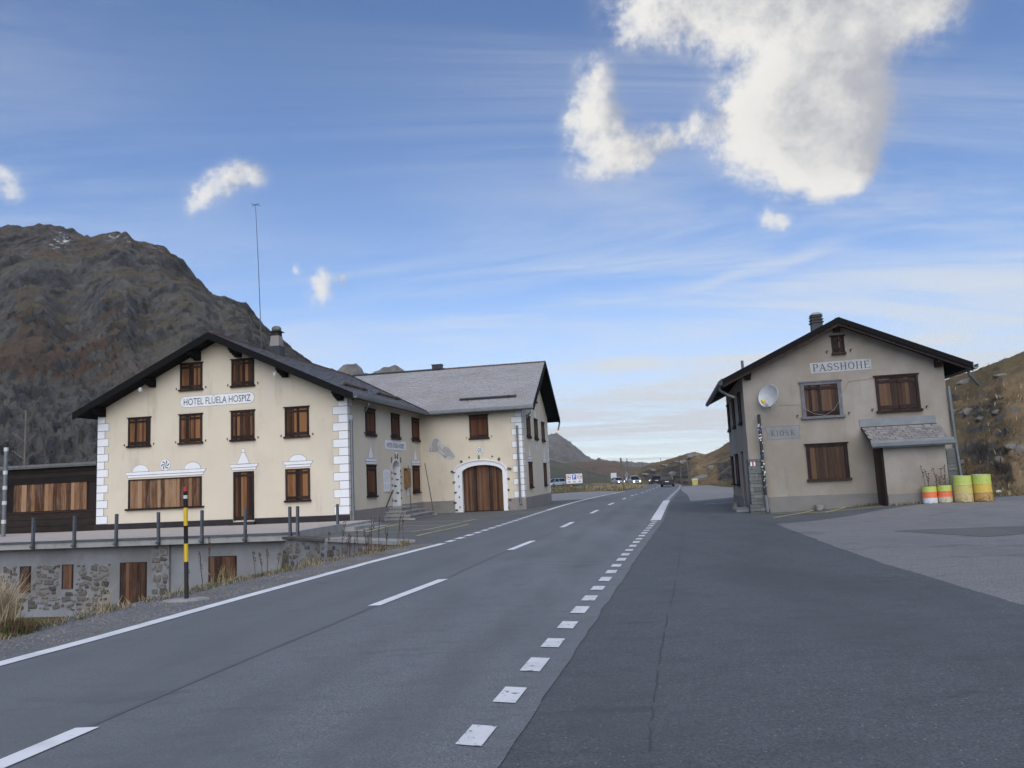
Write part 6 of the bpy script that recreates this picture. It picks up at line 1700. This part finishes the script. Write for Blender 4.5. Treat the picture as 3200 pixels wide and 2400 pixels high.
# docks: brown seed stalks
DOCK = []
for k in range(3):
    rnd = random.Random(k); mb = MB()
    mb.tube([(0, 0, -.03), (rnd.uniform(-.03, .03), 0, .5), (rnd.uniform(-.08, .08), 0, 1.0)], .007, 4)
    for j in range(26):
        z_ = rnd.uniform(.5, 1.0); w_ = .030 * (1.15 - z_) + .008; a = rnd.uniform(0, 6.28)
        x_, y_ = math.cos(a) * w_, math.sin(a) * w_
        mb.add([(x_ - .012, y_, z_), (x_ + .012, y_, z_ + .01), (x_, y_ + .012, z_ + .035), (x_, y_ - .012, z_ + .02)], [(0, 1, 2), (0, 2, 3), (0, 3, 1), (1, 3, 2)])
    DOCK.append(mb.mesh('dock_stalk', M['weed']))
DP = [(-5.5, 13.6, .75), (-5.43, 13.75, 1.0), (-5.62, 13.3, .55), (-4.92, 14.6, .60), (-4.84, 14.7, .55), (-4.78, 14.85, .62), (-4.66, 15.0, .50), (-4.55, 15.2, .42)]
for k in range(26):
    y_ = random.uniform(17.0, 20.2); DP.append((float(shx(y_)) - random.uniform(.02, .3), y_, random.uniform(.5, 1.05)))
ordn = ['first', 'second', 'third', 'fourth', 'fifth', 'sixth', 'seventh', 'eighth', 'ninth', 'tenth', 'eleventh', 'twelfth', 'thirteenth', 'fourteenth', 'fifteenth', 'sixteenth', 'seventeenth', 'eighteenth']
DA = sorted(DP[:3], key=lambda p: p[0] / p[1]); DB = sorted(DP[3:8], key=lambda p: p[0] / p[1]); DC = sorted(DP[8:26], key=lambda p: p[0] / p[1])
for lst, where, gr in ((DA, 'beside the marker pole', 'docks by the marker pole'), (DB, 'right of the lower shuttered window', 'docks by the lower window'), (DC, 'below the forecourt coping', 'docks below the forecourt')):
    for k, (x, y_, s_) in enumerate(lst):
        o = link('dock_stalk', DOCK[k % 3], None, (x, y_, float(G(x, y_)) - .03), (R(random.uniform(-9, 9)), R(random.uniform(-9, 9)), random.uniform(0, 6)), (.9, .9, s_ * .85))
        tag(o, 'brown dock stalk %s, %s from the left' % (where, ordn[k]), 'weed', gr)
# grassy bank beyond the left lot
A = np.linspace(-14, 19.5, 120); T = np.linspace(0, 1, 24)
Xb = np.repeat(A[None, :], 24, 0); y0 = np.interp(A, [-14, 4, 9, 12, 14, 17, 19.5], [97, 99, 103.5, 101.5, 101, 108.5, 112]); y1 = np.interp(A, [-14, 4, 12, 19.5], [126, 128, 128, 116])
Yb = y0[None, :] + (y1 - y0)[None, :] * T[:, None]
Zb = G(Xb, Yb) - .05 + .42 * np.sin(np.pi * np.clip(T * 1.05, 0, 1))[:, None] ** .6 * (.75 + .5 * fbm(Xb * .3, Yb * .2, 8, 4)) * ss((19.6 - Xb) / 3)
tag(link('grass_bank', grid_mesh('grass_bank', Xb, Yb, Zb, [M['field']])), kind='structure')
n = 9000
xx = RNG.uniform(-5, 19, n); tt = RNG.uniform(0, .9, n); yy = np.interp(xx, A, y0) + tt * (np.interp(xx, A, y1) - np.interp(xx, A, y0))
zz_ = G(xx, yy) - .05 + .38 * np.sin(np.pi * np.clip(tt, 0, 1)) ** .6 * ss((19.6 - xx) / 3)
keep = (RNG.uniform(0, 1, n) < np.clip((xx - 8) / 8, .05, 1))
blades('bank_grass', np.stack([xx, yy, zz_], 1)[keep], .15, .55, .05, [GD, GD, GG], .5)
# roadside grass at the foot of the right hill, and on the near part of the hill
_az = np.degrees(np.arctan2(_hv[:, 0], _hv[:, 1])); _rr = np.hypot(_hv[:, 0], _hv[:, 1])
_ok = np.where((_az > 11.5) & (_az < 36) & (_rr < 125) & (_hv[:, 2] > -.75) & (fbm(_hv[:, 0] * .4, _hv[:, 1] * .4, 77, 4) > .5))[0]
_pk = RNG.choice(_ok, 6000)
blades('hill_grass', _hv[_pk] + np.concatenate([RNG.uniform(-.25, .25, (6000, 2)), np.full((6000, 1), -.06)], 1), .08, .24, .04, [GD, M['weed'], GG, GG], 1.3)
n = 2600
bx = RNG.uniform(-.5, 7.4, n); by = RNG.normal(-.1, .10, n) - np.where(bx > 3.7, 1.0, 0)
ca, sa = math.cos(KA), math.sin(KA); xx = KO.x + bx * ca - by * sa; yy = KO.y + bx * sa + by * ca
keep = fbm(bx * 2, by, 4, 3) > .5
blades('wall_foot_grass', np.stack([xx, yy, G(xx, yy)], 1)[keep], .02, .12, .014, [GG, GG, GD], .8)
n = 3500
xx = RNG.uniform(15.6, 24, n); yy = 27.1 + (xx - 17) * .42 + np.abs(RNG.normal(0, .5, n)) 
blades('verge_tufts', np.stack([xx, yy, G(xx, yy)], 1), .05, .22, .02, [GG, GG, GD], .8)
# loose chippings on the shoulder
n = 5200
yy = RNG.uniform(2, 20.5, n); t = RNG.uniform(0, 1, n) ** .8; xx = shx(yy) + t * (lx(yy) - .15 - shx(yy)); s_ = RNG.uniform(.006, .022, n)
base = np.array([(1, 0, 0), (-.6, .8, 0), (-.6, -.8, 0), (.1, 0, 1)])
co = (base[None] * s_[:, None, None] * RNG.uniform(.6, 1.3, (n, 4, 1)) + np.stack([xx, yy, G(xx, yy) + .008], 1)[:, None, :]).reshape(-1, 3)
mb = MB(); b = np.arange(n) * 4
mb.v = [tuple(v) for v in co]; mb.f = [tuple(f) for i in b for f in ((i, i + 1, i + 3), (i + 1, i + 2, i + 3), (i + 2, i, i + 3))]; mb.m = [0] * len(mb.f)
mb.build('chippings', M['boulder'])['kind'] = 'stuff'
